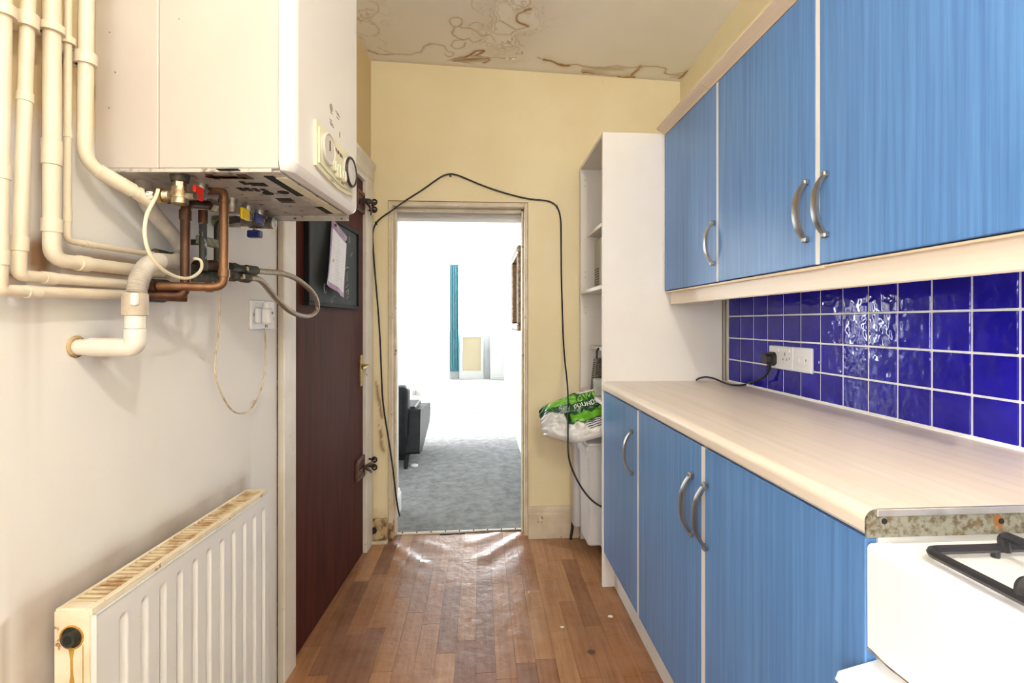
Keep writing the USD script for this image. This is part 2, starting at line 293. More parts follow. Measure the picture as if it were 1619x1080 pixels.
mat('paper_purple', (0.24, 0.10, 0.25), (0.34, 0.19, 0.35), 0.4, scale=(25, 25, 25))
mat('pin_yellow', (0.75, 0.6, 0.06), rough=0.5)
mat('cooker_white', (0.93, 0.93, 0.925), rough=0.22)
mat('oven_black', (0.02, 0.022, 0.03), rough=0.25)
mat('iron_black', (0.022, 0.021, 0.024), rough=0.38)
mat('socket_white', (0.82, 0.83, 0.86), rough=0.25)
mat('microwave_grey', (0.34, 0.31, 0.25), rough=0.42)
mat('box_clear', (0.80, 0.78, 0.78), rough=0.25, alpha=0.58)
mat('box_contents', (0.78, 0.76, 0.74), (0.55, 0.52, 0.5), 0.5, scale=(9, 9, 9))
mat('lid_blue', (0.02, 0.05, 0.26), rough=0.35)
mat('bag_film', (1, 1, 1), rough=0.28, tint=True, coat=0.2)
mat('print_green', (0.20, 0.52, 0.05), rough=0.3)
mat('print_white', (0.85, 0.86, 0.84), rough=0.3)
mat('print_dark', (0.06, 0.07, 0.06), rough=0.4)
mat('leather', (0.006, 0.007, 0.008), (0.011, 0.012, 0.014), 0.42, spec=0.22, scale=(12, 12, 12), bump=0.25, bscale=(70, 70, 70))
mat('teal', (0.22, 0.50, 0.56), (0.16, 0.42, 0.49), 0.8, scale=(9, 9, 1))
mat('cream_panel', (0.66, 0.55, 0.35), rough=0.6)
mat('gilt', (0.20, 0.12, 0.055), (0.07, 0.042, 0.02), 0.45, metal=0.4, scale=(60, 60, 60), bump=0.8, bscale=(80, 80, 80))
mat('mirror', (0.8, 0.82, 0.84), rough=0.03, metal=1.0)
mat('glass', (0.92, 0.96, 0.94), rough=0.02, spec=0.8, alpha=0.22)
mat('grater_metal', (0.20, 0.185, 0.165), (0.10, 0.09, 0.08), 0.4, metal=0.9, scale=(90, 90, 90))
mat('vanilla_plastic', (0.9, 0.9, 0.88), rough=0.4)
# ------------------------------------------------------------------ the setting
XR, YB, YF_ = 1.15, 2.71, -1.75
def polyd(P, lines, step=0.004):
    """distance from the points P (n, 2) to each polyline, as (distance, position along)"""
    out = []
    for ln in lines:
        q = [np.array(ln[0], float)]
        for a, b in zip(ln[:-1], ln[1:]):
            a, b = np.array(a, float), np.array(b, float); k = max(1, int(np.linalg.norm(b - a) / step))
            q += [a + (b - a) * t for t in np.linspace(0, 1, k + 1)[1:]]
        out.append(cKDTree(np.array(q)).query(P)[0])
    return out
def inside(P, poly):
    from matplotlib.path import Path
    return Path(poly).contains_points(P)
def pip(P, poly):
    poly = np.array(poly); x, y = P[:, 0], P[:, 1]; c = np.zeros(len(P), bool); j = len(poly) - 1
    for i in range(len(poly)):
        (xi, yi), (xj, yj) = poly[i], poly[j]
        c ^= ((yi > y) != (yj > y)) & (x < (xj - xi) * (y - yi) / (yj - yi + 1e-12) + xi); j = i
    return c
def gridwall(us, vs, fn, hole=None, flip=False):
    U, V = np.meshgrid(us, vs, indexing='ij'); P = fn(U, V); v, f = gridmesh(P, flip)
    if hole is not None:
        uv = np.stack([U.ravel(), V.ravel()], 1); c = uv[f].mean(1); f = f[~hole(c[:, 0], c[:, 1])]
    return v, f, np.stack([U.ravel(), V.ravel()], 1)

# ceiling, with the brown tide marks of an old leak traced where they are
def ceil_z(x, y): return 2.672 - 0.034 * (x + 0.6) + np.minimum(2.71 - y, 0.9) * (0.025 + 0.02 * (x + 0.6))
xs = np.r_[-1.05, -0.85, np.arange(-0.66, 1.16, 0.0034), 1.3]; ys = np.r_[np.linspace(YF_ - 0.1, 1.75, 9), np.arange(1.95, 2.735, 0.0034), 2.8]
cv, cf, cuv = gridwall(xs, ys, lambda x, y: np.stack([x, y, ceil_z(x, y)], -1), flip=True)
def cpx(pts, ox, oy, sc):
    out = []
    for x, y in pts:
        z = 2.655
        for _ in range(3): q = onZ(ox + x / sc, oy + y / sc, z); z = float(ceil_z(q[0], q[1]))
        out.append((q[0], min(q[1], 2.72)))
    return out
def smooth(p): return [tuple(q) for q in spline([(a, b, 0) for a, b in p], 10 * len(p))[:, :2]] if len(p) > 3 else p
S5 = 5.397
thin = [[(130, 10), (200, 50), (205, 80), (185, 120), (120, 150)], [(200, 405), (260, 435), (350, 462)], [(1000, 0), (1010, 60), (1060, 100), (1090, 140)], [(60, 200), (120, 170), (200, 230), (215, 270), (160, 310)],
        [(980, 220), (1010, 195), (1060, 195), (1085, 220), (1080, 250), (1060, 270)], [(1085, 210), (1130, 235), (1200, 285), (1250, 295), (1330, 290)], [(1080, 300), (1140, 300), (1190, 330), (1210, 360)], [(1260, 400), (1330, 395), (1400, 400), (1390, 450)]]
mid = [[(120, 425), (200, 460), (330, 462), (430, 465), (520, 455), (590, 420), (600, 395), (720, 380), (770, 400), (800, 435), (850, 450), (850, 465), (770, 462)],
       [(870, 150), (820, 165), (825, 205), (860, 225), (910, 215), (925, 190), (910, 160), (870, 150)], [(860, 225), (845, 260), (850, 300), (890, 325), (940, 340), (980, 330), (1000, 350), (1050, 355), (1085, 340)],
       [(905, 215), (940, 240), (1000, 240), (1040, 260), (1085, 297), (1140, 300)], [(930, 345), (860, 345), (830, 365), (835, 400), (880, 420), (925, 405), (945, 365)], [(1250, 180), (1320, 220), (1370, 250), (1430, 245), (1480, 225)],
       [(1500, 0), (1495, 40), (1440, 70), (1390, 85)], [(1130, 490), (1200, 490), (1270, 497), (1380, 490)], [(1380, 455), (1440, 460), (1440, 440)]]
strong = [[(1505, 75), (1430, 100), (1390, 130), (1395, 180), (1440, 210), (1480, 225)], [(900, 490), (980, 475), (1030, 440), (1110, 435), (1060, 462), (1030, 470)], [(850, 515), (1000, 505), (1150, 510), (1110, 538)], [(120, 428), (160, 445), (200, 460)]]
mid6 = [[(160, 160), (220, 185), (300, 205), (370, 230), (440, 225), (540, 240), (740, 250), (800, 240), (950, 250), (1080, 240)], [(1080, 240), (1180, 245), (1260, 270), (1250, 300), (1360, 300), (1440, 275)], [(540, 285), (640, 300), (740, 318)]]
strong6 = [[(220, 185), (300, 205), (370, 230), (430, 235)], [(1365, 345), (1400, 320), (1440, 278)], [(850, 330), (920, 335), (985, 335)], [(1040, 243), (1000, 290), (960, 320)], [(560, 292), (640, 302)]]
blots = [[(920, 480), (980, 478), (1030, 440), (1110, 435), (1060, 470), (1170, 500), (1120, 545), (1000, 543), (850, 525), (780, 515)]]
blots6 = [[(540, 240), (740, 250), (950, 250), (1080, 240), (965, 345), (880, 345), (740, 325), (540, 290)], [(1280, 300), (1400, 300), (1440, 275), (1370, 350), (1280, 345)]]
wob = 0.010 * (np.stack([meshkit.fbm(np.c_[cuv * 26, np.zeros(len(cuv))], 3, 3), meshkit.fbm(np.c_[cuv * 26, np.full(len(cuv), 7.0)], 3, 4)], 1) - 0.5) * 1.6
Q = cuv + wob; st = np.zeros(len(cuv))
brk = 0.55 + 0.75 * meshkit.fbm(np.c_[cuv * 16, np.full(len(cuv), 3.0)], 3, 9)
fbq = meshkit.fbm(np.c_[cuv * (9, 30), np.full(len(cuv), 1.0)], 4, 33)
def lay(lines, ox, oy, w, a):
    global st
    for d in polyd(Q, [smooth(cpx(l, ox, oy, S5)) for l in lines]): st = np.maximum(st, a * brk * (np.exp(-(d / w) ** 2) + 0.16 * np.exp(-(d / (w * 4.0)) ** 2)))
lay(thin, 560, 0, 0.0034, 0.36); lay(mid, 560, 0, 0.0038, 0.62); lay(strong, 560, 0, 0.0065, 0.95); lay(mid6, 820, 60, 0.0045, 0.75); lay(strong6, 820, 60, 0.009, 1.0)
for bl, ox, oy, a in [(b, 560, 0, 0.60) for b in blots] + [(b, 820, 60, 0.48) for b in blots6]:
    k = pip(cuv + wob * 1.5, cpx(bl, ox, oy, S5)); st[k] = np.maximum(st[k], a * np.clip(2.6 * (fbq[k] - 0.28), 0.12, 1.2))
# the maze of finer rings between them
fb = meshkit.fbm(np.c_[cuv * 9.0, np.zeros(len(cuv))], 4, 21); cen = np.array(onZ(805, 45, 2.655)[:2])
msk = np.exp(-(((cuv - cen) @ np.array([[1, 0], [0, 1]])) ** 2 / np.array([0.16, 0.26]) ** 2).sum(1))
for lv in (0.42, 0.5, 0.58): st = np.maximum(st, 0.70 * msk * brk * np.exp(-((fb - lv) / 0.014) ** 2))
st = np.maximum(st, 0.24 * msk * (fb > 0.47))
cen2 = np.array(onZ(575, 40, 2.655)[:2]); msk2 = np.exp(-((cuv - cen2) ** 2 / np.array([0.10, 0.25]) ** 2).sum(1)); st = np.maximum(st, 0.42 * msk2 * brk * np.exp(-((fb - 0.5) / 0.02) ** 2))
edge = np.exp(-np.maximum(2.705 - cuv[:, 1], 0) / 0.018) * (cuv[:, 0] > -0.6); st = np.maximum(st, 0.26 * edge * brk)
ceil = thing('ceiling', 'beige kitchen ceiling with brown leak tide marks above the doorway wall', 'ceiling', (0, 0, 2.6), kind='structure')
part(ceil, 'ceiling_plaster', (cv, cf), 'ceiling_paint', primvar=('stain', np.clip(st, 0, 1)))
part(ceil, 'ceiling_slab', box(-1.1, YF_ - 0.1, 2.80, 1.3, 2.85, 2.9), 'plain_white')
paint = thing('paint_flake', 'curl of white paint peeling from the ceiling above the doorway', 'paint flake', onZ(810, 95, 2.64))
for px, py, r in ((812, 94, 0.010), (802, 93, 0.006)):
    c = onZ(px, py, 2.638); part(paint, 'flake', rbox(c[0] - r, c[1] - r * 0.5, c[2] - 0.003, c[0] + r, c[1] + r * 0.5, c[2] + 0.004, 0.003), 'paint_blob', 30)

# floor: vinyl planks, bulging at the doorway
RID = [((-0.48, 2.66), (-0.30, 2.44), 0.009, 0.030), ((-0.36, 2.70), (-0.2, 2.60), 0.004, 0.03), ((0.23, 2.74), (0.02, 2.48), 0.010, 0.035), ((0.10, 2.76), (-0.05, 2.66), 0.005, 0.04), ((-0.45, 2.5), (-0.33, 2.35), 0.005, 0.05), ((0.2, 2.5), (0.1, 2.3), 0.004, 0.06)]
def bulge(x, y):
    z = np.zeros_like(x)
    for p, q, a, w in RID:
        p, q = np.array(p), np.array(q); d = q - p; l2 = d @ d
        t = ((x - p[0]) * d[0] + (y - p[1]) * d[1]) / l2; tc = np.clip(t, 0, 1)
        r = np.hypot(x - p[0] - tc * d[0], y - p[1] - tc * d[1]); z = z + a * np.exp(-(r / w) ** 2)
    n = meshkit.fbm(np.stack([x * 7, y * 7, 0 * x], -1), 3, 5)
    return z + 0.004 * n * np.clip((y - 1.5) / 0.7, 0, 1)
flo = thing('floor', 'worn brown wood-plank vinyl kitchen floor, bulging at the doorway', 'floor', (0, 0, 0), kind='structure')
part(flo, 'subfloor', box(-0.95, YF_, -0.06, XR, 2.79, -0.003), 'screed')
rng = random.Random(4); PW = 0.072; x = -0.955; col = 0
while x < 0.74:
    y = YF_ + rng.uniform(-0.4, 0)
    while y < 2.79:
        ln = rng.choice([0.36, 0.45, 0.45, 0.54, 0.6]); y0, y1 = max(y, YF_), min(y + ln, 2.79); y += ln
        if y1 - y0 < 0.04: continue
        fine = y1 > 1.75
        nx, ny = (4, max(3, int((y1 - y0) / 0.02))) if fine else (1, 1)
        gx, gy = np.meshgrid(np.linspace(x + 0.0004, x + PW - 0.0004, nx + 1), np.linspace(y0 + 0.0004, y1 - 0.0004, ny + 1), indexing='ij')
        top = np.stack([gx, gy, 0.0015 + (bulge(gx, gy) if fine else 0 * gx)], -1); v, f = gridmesh(top)
        per = np.r_[np.arange(0, (nx + 1) * (ny + 1), ny + 1), nx * (ny + 1) + np.arange(1, ny + 1), np.arange(nx * (ny + 1) - 1, -1, -(ny + 1)), np.arange(ny - 1, 0, -1)]
        b = v[per] * (1, 1, 0) + (0, 0, -0.002); k = len(per); i = np.arange(k); j = (i + 1) % k
        f2 = np.vstack([np.stack([per[i], len(v) + i, len(v) + j], 1), np.stack([per[i], len(v) + j, per[j]], 1)])
        part(flo, 'plank', (np.vstack([v, b]), np.vstack([f, f2])), f'vinyl_plank{rng.choice([0, 0, 1, 2, 2, 3, 3, 4])}', 40)
    x += PW; col += 1

# left wall, with the soot over the radiator and brown patches between the pipes
us = np.r_[-1.85, -1.5, -0.4, np.linspace(-0.2, 0.6, 5), np.arange(0.64, 1.597, 0.011), 1.597, np.linspace(1.62, 2.665, 12)]; vs = np.r_[0, 0.3, np.arange(0.6, 1.0, 0.011), 1.0, np.arange(1.008, 1.72, 0.011), 1.9, 2.09, 2.15, 2.75]
lv, lf, luv = gridwall(us, vs, lambda s, z: np.stack([0 * s, s, z], -1), hole=lambda s, z: ((s > 1.597) & (z < 2.09)) | ((s > -1.5) & (s < -0.4) & (z > 1.0) & (z < 2.15)))
s_, z_ = luv.T; nz = meshkit.fbm(np.c_[luv * 14, np.zeros(len(luv))], 4, 2)
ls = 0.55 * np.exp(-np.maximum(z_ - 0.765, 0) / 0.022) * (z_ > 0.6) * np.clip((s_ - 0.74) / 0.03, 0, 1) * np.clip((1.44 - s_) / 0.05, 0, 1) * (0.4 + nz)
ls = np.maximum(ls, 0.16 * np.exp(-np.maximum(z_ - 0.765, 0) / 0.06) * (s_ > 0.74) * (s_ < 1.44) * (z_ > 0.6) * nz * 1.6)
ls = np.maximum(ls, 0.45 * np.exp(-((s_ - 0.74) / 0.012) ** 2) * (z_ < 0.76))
for px, py, rs, rz, a in ((62, 405, 0.022, 0.030, 2.2), (175, 410, 0.09, 0.012, 1.0), (40, 200, 0.012, 0.3, 0.6), (62, 200, 0.008, 0.3, 0.6), (80, 442, 0.14, 0.008, 1.5), (160, 432, 0.1, 0.008, 1.4), (165, 550, 0.022, 0.026, 0.9), (295, 470, 0.10, 0.012, 0.35), (240, 435, 0.05, 0.03, 0.6)):
    c = LP(px, py, 0); ls = np.maximum(ls, np.minimum(1, a * np.exp(-((s_ - c[1]) / rs) ** 2 - ((z_ - c[2]) / rz) ** 2) * (0.5 + nz)))
ls = np.maximum(ls, 0.5 * np.exp(-(1.597 - s_) / 0.006) * (s_ <= 1.598) * nz)
wl = thing('wall_left', 'off-white left wall behind the boiler and radiator, sooty above the radiator', 'wall', (0, 0, 0), 'L', kind='structure')
yl = np.clip((z_ - 1.53 + 0.10 * (nz - 0.5)) / 0.06, 0, 1)[:, None]; big = meshkit.fbm(np.c_[luv * 2.0, np.full(len(luv), 5.0)], 3, 40)[:, None]
lc = (1 - yl) * np.array([0.80, 0.785, 0.755]) + yl * np.array([0.66, 0.52, 0.29]); lc = lc * (0.93 + 0.12 * big)
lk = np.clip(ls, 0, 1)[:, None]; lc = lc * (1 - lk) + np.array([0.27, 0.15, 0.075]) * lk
part(wl, 'wall_plaster', (lv, lf), 'plaster_white', primvar=('tint', lc))
part(wl, 'wall_core', cat(box(-0.16, -1.9, -0.05, -0.001, -1.5, 2.85), box(-0.16, -0.4, -0.05, -0.001, 1.597, 2.85), box(-0.16, -1.5, -0.05, -0.001, -0.4, 1.0), box(-0.16, -1.5, 2.15, -0.001, -0.4, 2.85), box(-0.16, 1.597, 2.09, -0.001, 2.75, 2.85), box(-0.2, 1.597, -0.05, -0.045, 2.75, 2.1)), 'plain_white')
part(wl, 'wall_crack', box(-0.045, 1.5975, 0, -0.006, 1.619, 2.0), 'dark_gap', label='dark crumbling gap between wall and door frame')
for k in range(14):
    z = 0.1 + 0.085 * k + rng.uniform(-0.03, 0.03); h = rng.uniform(0.004, 0.011)
    part(wl, 'plaster_crumb', rbox(-0.012, 1.598, z - h, 0.0005, 1.602 + rng.uniform(0, 0.004), z + h, 0.003), 'crumb', 30)

# right wall: plaster, grout bed, and every tile of the splashback
wr = thing('wall_right', 'yellow right wall with cobalt blue tile splashback above the worktop', 'wall', (XR, 0, 0), kind='structure')
part(wr, 'wall_plaster', box(XR, YF_ - 0.1, -0.05, XR + 0.15, 2.85, 2.85), 'plaster_yellow')
part(wr, 'grout_bed', box(XR - 0.0065, -0.56, 0.93, XR, 2.147, 1.375), 'grout')
rows = [0.9555 + 0.0985 * k for k in range(4)] + [1.3495]
for c in range(27):
    y1 = 2.145 - 0.1 * c; y0 = y1 - 0.0940
    for k, z0 in enumerate(rows):
        z1 = z0 + 0.0925 if k < 4 else 1.372
        dx = rng.uniform(-0.0006, 0.0006)
        part(wr, 'tile', box(XR - 0.0095 + dx, y0, z0, XR - 0.003, y1, z1, 0.0013), f'tile_blue{rng.choice([0, 0, 1])}', False)
part(wr, 'sealant_bead', extrude([(XR - 0.016, 0.949), (XR - 0.006, 0.949), (XR - 0.006, 0.9585), (XR - 0.010, 0.957)], 1, 0.66, 2.147), 'grout')
part(wr, 'bare_strip', box(XR - 0.004, 2.147, 0.949, XR, 2.178, 1.36), 'carcass_white')

# back wall with the doorway
ux = np.r_[np.arange(-0.66, -0.4, 0.008), np.linspace(-0.38, 1.16, 40)]; ux = np.sort(np.r_[ux, -0.515, 0.268]); vz = np.sort(np.r_[np.arange(0, 1.15, 0.010), np.linspace(1.2, 2.78, 40), 1.9])
bv, bf, buv = gridwall(ux, vz, lambda x, z: np.stack([x, 0 * x + YB, z], -1), hole=lambda x, z: (x > -0.515) & (x < 0.268) & (z < 1.9))
bx, bz = buv.T; nb = meshkit.fbm(np.c_[buv * 22, np.zeros(len(buv))], 4, 8); nc = meshkit.fbm(np.c_[buv * 30, np.full(len(buv), 2.0)], 3, 12)
bs = np.clip((0.20 - bz) / 0.12, 0, 1) * (bx < -0.5) * nb * 1.3
sq = [tuple(onY(px, py, YB)[[0, 2]]) for px, py in ((594, 605), (597, 622), (600, 640), (604, 655), (601, 672), (603, 690), (605, 712))]
d = polyd(buv + 0.02 * np.stack([nb - 0.5, nc - 0.5], 1), [sq])[0]; bs = np.maximum(bs, 0.75 * np.exp(-(d / 0.009) ** 2) * (nc > 0.42) + 0.18 * np.exp(-(d / 0.03) ** 2))
bs = np.maximum(bs, 0.35 * np.exp(-np.abs(bx + 0.517) / 0.004) * (bz < 1.4) * nb); bs = np.maximum(bs, 0.35 * np.exp(-np.abs(bx - 0.272) / 0.005) * (bz < 0.5))
bs = np.maximum(bs, 0.0 * bz)
bw = thing('wall_back', 'pale yellow end wall with the open doorway and damp stains', 'wall', (0, YB, 0), kind='structure')
part(bw, 'wall_plaster', (bv, bf), 'plaster_yellow', primvar=('stain', np.clip(bs, 0, 1)))
part(bw, 'wall_core', cat(box(-0.9, YB + 0.001, -0.05, -0.5155, 2.87, 2.85), box(0.2685, YB + 0.001, -0.05, 1.3, 2.87, 2.85), box(-0.5155, YB + 0.001, 1.9005, 0.2685, 2.87, 2.85)), 'plaster_yellow')

# door lining, threshold, skirtings
tr = thing('trim_1', 'grubby cream timber lining of the open doorway', 'door frame', (-0.12, 2.8, 0), kind='structure')
for s, x0, x1, x2 in ((1, -0.515, -0.493, -0.478), (-1, 0.268, 0.248, 0.236)):
    part(tr, 'jamb', box(x0, 2.722, 0.0, x1, 2.875, 1.9, 0.002), 'gloss_cream')
    part(tr, 'door_stop', box(x1, 2.775, 0.004, x2, 2.815, 1.87, 0.003), 'gloss_cream')
part(tr, 'head', box(-0.493, 2.722, 1.875, 0.248, 2.875, 1.9, 0.002), 'gloss_cream')
part(tr, 'door_stop', box(-0.478, 2.775, 1.857, 0.236, 2.815, 1.875, 0.003), 'gloss_cream')
part(tr, 'rotten_foot', rbox(-0.516, 2.716, 0, -0.489, 2.79, 0.10, 0.008), 'rotten_wood', 30, label='rotten foot of the left jamb')
t2 = thing('trim_2', 'white lintel board across the top of the doorway, living room side', 'lintel', (-0.12, 2.88, 1.83), kind='structure')
part(t2, 'lintel_board', box(-0.53, 2.876, 1.822, 0.37, 2.90, 1.875, 0.003), 'plain_white'); part(t2, 'lintel_wall', box(-0.53, 2.876, 1.876, 0.37, 3.0, 2.46), 'plain_white')
t3 = thing('trim_3', 'thin pale carpet gripper strip across the doorway threshold', 'threshold strip', (-0.12, 2.8, 0), kind='structure')
a, b = np.array([-0.492, 2.797, 0.006]), np.array([0.247, 2.812, 0.006])
part(t3, 'strip', tube([a, b], [0.008, 0.008], 6), 'gloss_white')
for k in range(9): c = a + (b - a) * (0.06 + 0.11 * k); part(t3, 'nail_head', cyl(c + (0, -0.004, 0.005), c + (0, -0.004, 0.009), 0.004, n=8), 'dust_dark')
bb = thing('baseboard_back', 'tall cream moulded skirting right of the doorway', 'skirting board', (0.4, YB, 0), kind='structure')
part(bb, 'board', extrude([(YB, 0.0), (YB - 0.024, 0.0), (YB - 0.024, 0.140), (YB - 0.017, 0.146), (YB - 0.017, 0.158), (YB - 0.010, 0.163), (YB - 0.008, 0.178), (YB, 0.181)], 0, 0.269, 0.556), 'gloss_cream')
bl = thing('baseboard_back', 'rotten remains of the skirting block left of the doorway', 'skirting board', (-0.56, YB, 0), kind='structure')
v, f = arr(trimesh.Trimesh(*rbox(-0.606, YB - 0.020, 0.018, -0.518, YB, 0.135, 0.012), process=True).subdivide().subdivide())
v = v + (0, 1, 0) * np.c_[(meshkit.fbm(v * 60, 3, 3) - 0.5)] * 0.02; part(bl, 'rotten_block', (v, f), 'rotten_wood', 40)
part(bl, 'pipe_hole', cyl((-0.588, YB - 0.026, 0.075), (-0.588, YB - 0.012, 0.075), 0.018), 'dark_slot')
part(bl, 'loose_batten', box(-0.606, YB - 0.036, 0.0, -0.512, YB - 0.004, 0.018, 0.004), 'gloss_cream')

# front wall and its window, behind the camera
wf = thing('wall_front', 'white kitchen wall with a window, opposite the doorway', 'wall', (0, YF_, 0), kind='structure')
part(wf, 'wall_plaster', cat(box(-1.1, YF_ - 0.12, -0.05, -0.6, YF_, 2.85), box(0.9, YF_ - 0.12, -0.05, 1.3, YF_, 2.85), box(-0.6, YF_ - 0.12, -0.05, 0.9, YF_, 1.0), box(-0.6, YF_ - 0.12, 2.24, 0.9, YF_, 2.85)), 'plain_white')
def window(n, label, x0, x1, y, z0, z1, axis=0):
    w = thing(f'window_{n}', label, 'window', (((x0 + x1) / 2, y, z0) if axis == 0 else (y, (x0 + x1) / 2, z0)), kind='structure')
    B = (lambda a0, a1, b0, b1, d: box(a0, y - d, b0, a1, y + d, b1, 0.004)) if axis == 0 else (lambda a0, a1, b0, b1, d: box(y - d, a0, b0, y + d, a1, b1, 0.004))
    xm = (x0 + x1) / 2
    for q in ((x0, x0 + 0.05, z0, z1), (x1 - 0.05, x1, z0, z1), (x0 + 0.05, x1 - 0.05, z0, z0 + 0.05), (x0 + 0.05, x1 - 0.05, z1 - 0.05, z1), (xm - 0.025, xm + 0.025, z0 + 0.05, z1 - 0.05)): part(w, 'frame', B(*q, 0.025), 'vanilla_plastic')
    for q in ((x0 + 0.05, xm - 0.025), (xm + 0.025, x1 - 0.05)): part(w, 'pane', B(*q, z0 + 0.05, z1 - 0.05, 0.003), 'glass')
    return w
window(1, 'white two-light kitchen window behind the camera', -0.6, 0.9, YF_ - 0.06, 1.0, 2.24)

window(4, 'white two-light window in the left wall behind the camera', -1.5 + 0.05, -0.4 + 0.05, W(-0.09, -0.95, 0)[0], 1.0, 2.15, axis=1)

# living room through the doorway
fl2 = thing('floor', 'grey carpet of the living room beyond the doorway', 'carpet', (-1.3, 4.6, 0), kind='structure')
part(fl2, 'carpet_pile', box(-3.3, 2.812, -0.05, 0.37, 6.46, 0.010), 'carpet'); part(fl2, 'carpet_pile', box(-0.52, 2.799, -0.05, 0.27, 2.8125, 0.008), 'carpet')
LZ = 2.42
def slab(name, label, cat_, bxs, m='plain_white'):
    v, f = cat(*[box(*b) for b in bxs]); return solo(name, label, cat_, (v, f), m, kind='structure')
slab('ceiling', 'white living room ceiling seen through the doorway', 'ceiling', [(-3.4, 2.9, LZ, 0.6, 6.6, LZ + 0.15)])
slab('wall_right', 'white right wall of the living room where the ornate frame hangs', 'wall', [(0.37, 2.876, -0.05, 0.52, 6.44, LZ + 0.1)])
slab('wall_front', 'white thick wall end on the living room side, left of the doorway', 'wall', [(-3.4, 2.876, -0.05, -0.53, 3.15, LZ + 0.1)])
FD0, FD1, FDZ, YL = -0.437, 0.339, 2.03, 6.44
slab('wall_back', 'white far wall of the living room around the second doorway', 'wall', [(-3.4, YL, -0.05, FD0, YL + 0.12, LZ + 0.1), (FD1, YL, -0.05, 0.6, YL + 0.12, LZ + 0.1), (FD0, YL, FDZ, FD1, YL + 0.12, LZ + 0.1)])
slab('wall_left', 'white window wall of the living room, outside the view', 'wall', [(-3.4, 3.15, -0.05, -3.2, 4.65, LZ + 0.1), (-3.4, 6.25, -0.05, -3.2, YL, LZ + 0.1), (-3.4, 4.65, -0.05, -3.2, 6.25, 0.75), (-3.4, 4.65, 2.35, -3.2, 6.25, LZ + 0.1)])
window(2, 'white living room window, outside the view', 4.65, 6.25, -3.24, 0.75, 2.35, axis=1)
sk = thing('baseboard_left', 'white skirting just inside the doorway on the left', 'skirting board', (-0.53, 3.0, 0), kind='structure')
part(sk, 'board', extrude([(-0.53, 0.012), (-0.512, 0.012), (-0.512, 0.125), (-0.519, 0.135), (-0.521, 0.15), (-0.53, 0.155)], 1, 2.878, 3.15), 'plain_white')
dk = thing('trim_4', 'white frame of the second doorway at the end of the living room', 'door frame', (0, YL, 0), kind='structure')
part(dk, 'architrave', box(FD0 - 0.03, YL - 0.012, 0, FD0, YL, FDZ + 0.05, 0.002), 'gloss_white'); part(dk, 'architrave', box(FD1, YL - 0.012, 0, FD1 + 0.03, YL, FDZ + 0.05, 0.002), 'gloss_white'); part(dk, 'architrave', box(FD0, YL - 0.012, FDZ, FD1, YL, FDZ + 0.05, 0.002), 'gloss_white')
for x0, x1 in ((FD0, FD0 + 0.02), (FD1 - 0.02, FD1)): part(dk, 'jamb', box(x0, YL - 0.01, 0.01, x1, YL + 0.13, FDZ, 0.002), 'gloss_white')
part(dk, 'jamb', box(FD0 + 0.02, YL - 0.01, FDZ - 0.02, FD1 - 0.02, YL + 0.13, FDZ, 0.002), 'gloss_white')
for z in (0.33, 1.78): part(dk, 'hinge', box(FD1 - 0.024, YL + 0.06, z, FD1 - 0.020, YL + 0.08, z + 0.1), 'dull_chrome')
part(dk, 'threshold', box(FD0 + 0.02, YL, 0.0, FD1 - 0.02, YL + 0.04, 0.013), 'dull_chrome')
# bedroom beyond
slab('floor', 'pale floor of the bright room beyond the second doorway', 'floor', [(-2.2, YL + 0.02, -0.05, 1.4, 10.5, 0.008)], 'carpet_far')
slab('ceiling', 'white ceiling of the bright far room', 'ceiling', [(-2.2, YL + 0.12, 2.5, 1.4, 10.5, 2.65)])
slab('wall_left', 'white left wall of the bright far room', 'wall', [(-2.3, YL + 0.12, -0.05, -2.1, 10.5, 2.6)]); slab('wall_right', 'white right wall of the bright far room', 'wall', [(1.2, YL + 0.12, -0.05, 1.4, 10.5, 2.6)])
slab('wall_back', 'white wall of the far room around its bright window', 'wall', [(-2.2, 10.5, -0.05, -0.9, 10.65, 2.6), (0.5, 10.5, -0.05, 1.4, 10.65, 2.6), (-0.9, 10.5, -0.05, 0.5, 10.65, 1.0), (-0.9, 10.5, 2.45, 0.5, 10.65, 2.6)])
window(3, 'bright white window of the far room behind the teal curtain', -0.9, 0.5, 10.6, 1.0, 2.45)

# the brown door in the left wall
dr = thing('door_1', 'dark brown flush door in a chipped white frame, left of the doorway', 'door', (0, 1.616, 0), 'L', kind='structure')
part(dr, 'door_leaf', box(-0.04, 1.710, 0.006, -0.003, 2.533, 1.962, 0.003), 'door_brown')
part(dr, 'architrave', box(-0.045, 1.618, 0.0, 0.016, 1.707, 2.0, 0.004), 'gloss_white'); part(dr, 'architrave', box(-0.045, 2.537, 0.0, 0.016, 2.648, 2.0, 0.004), 'gloss_white')
part(dr, 'architrave', extrude([(-0.045, 1.966), (0.012, 1.966), (0.012, 1.985), (0.022, 2.0), (0.022, 2.05), (0.032, 2.07), (0.032, 2.09), (-0.045, 2.09)], 1, 1.60, 2.648), 'gloss_white')
c = LP(569, 588, 0.0)
hp = part(dr, 'handle_plate', box(-0.004, 2.470, c[2] - 0.075, 0.004, 2.512, c[2] + 0.085, 0.002), 'brass')
part(hp, 'handle_lever', cat(lathe([(0, 0.010), (0.012, 0.010), (0.016, 0.007), (0.04, 0.007), (0.042, 0.002)], (0.003, 2.49, c[2] + 0.03), (0.05, 2.49, c[2] + 0.03)), tube(fillet([(0.040, 2.49, c[2] + 0.03), (0.042, 2.45, c[2] + 0.03), (0.036, 2.40, c[2] + 0.024)], 0.02), np.linspace(0.007, 0.0055, 9), 10)), 'brass', 35)
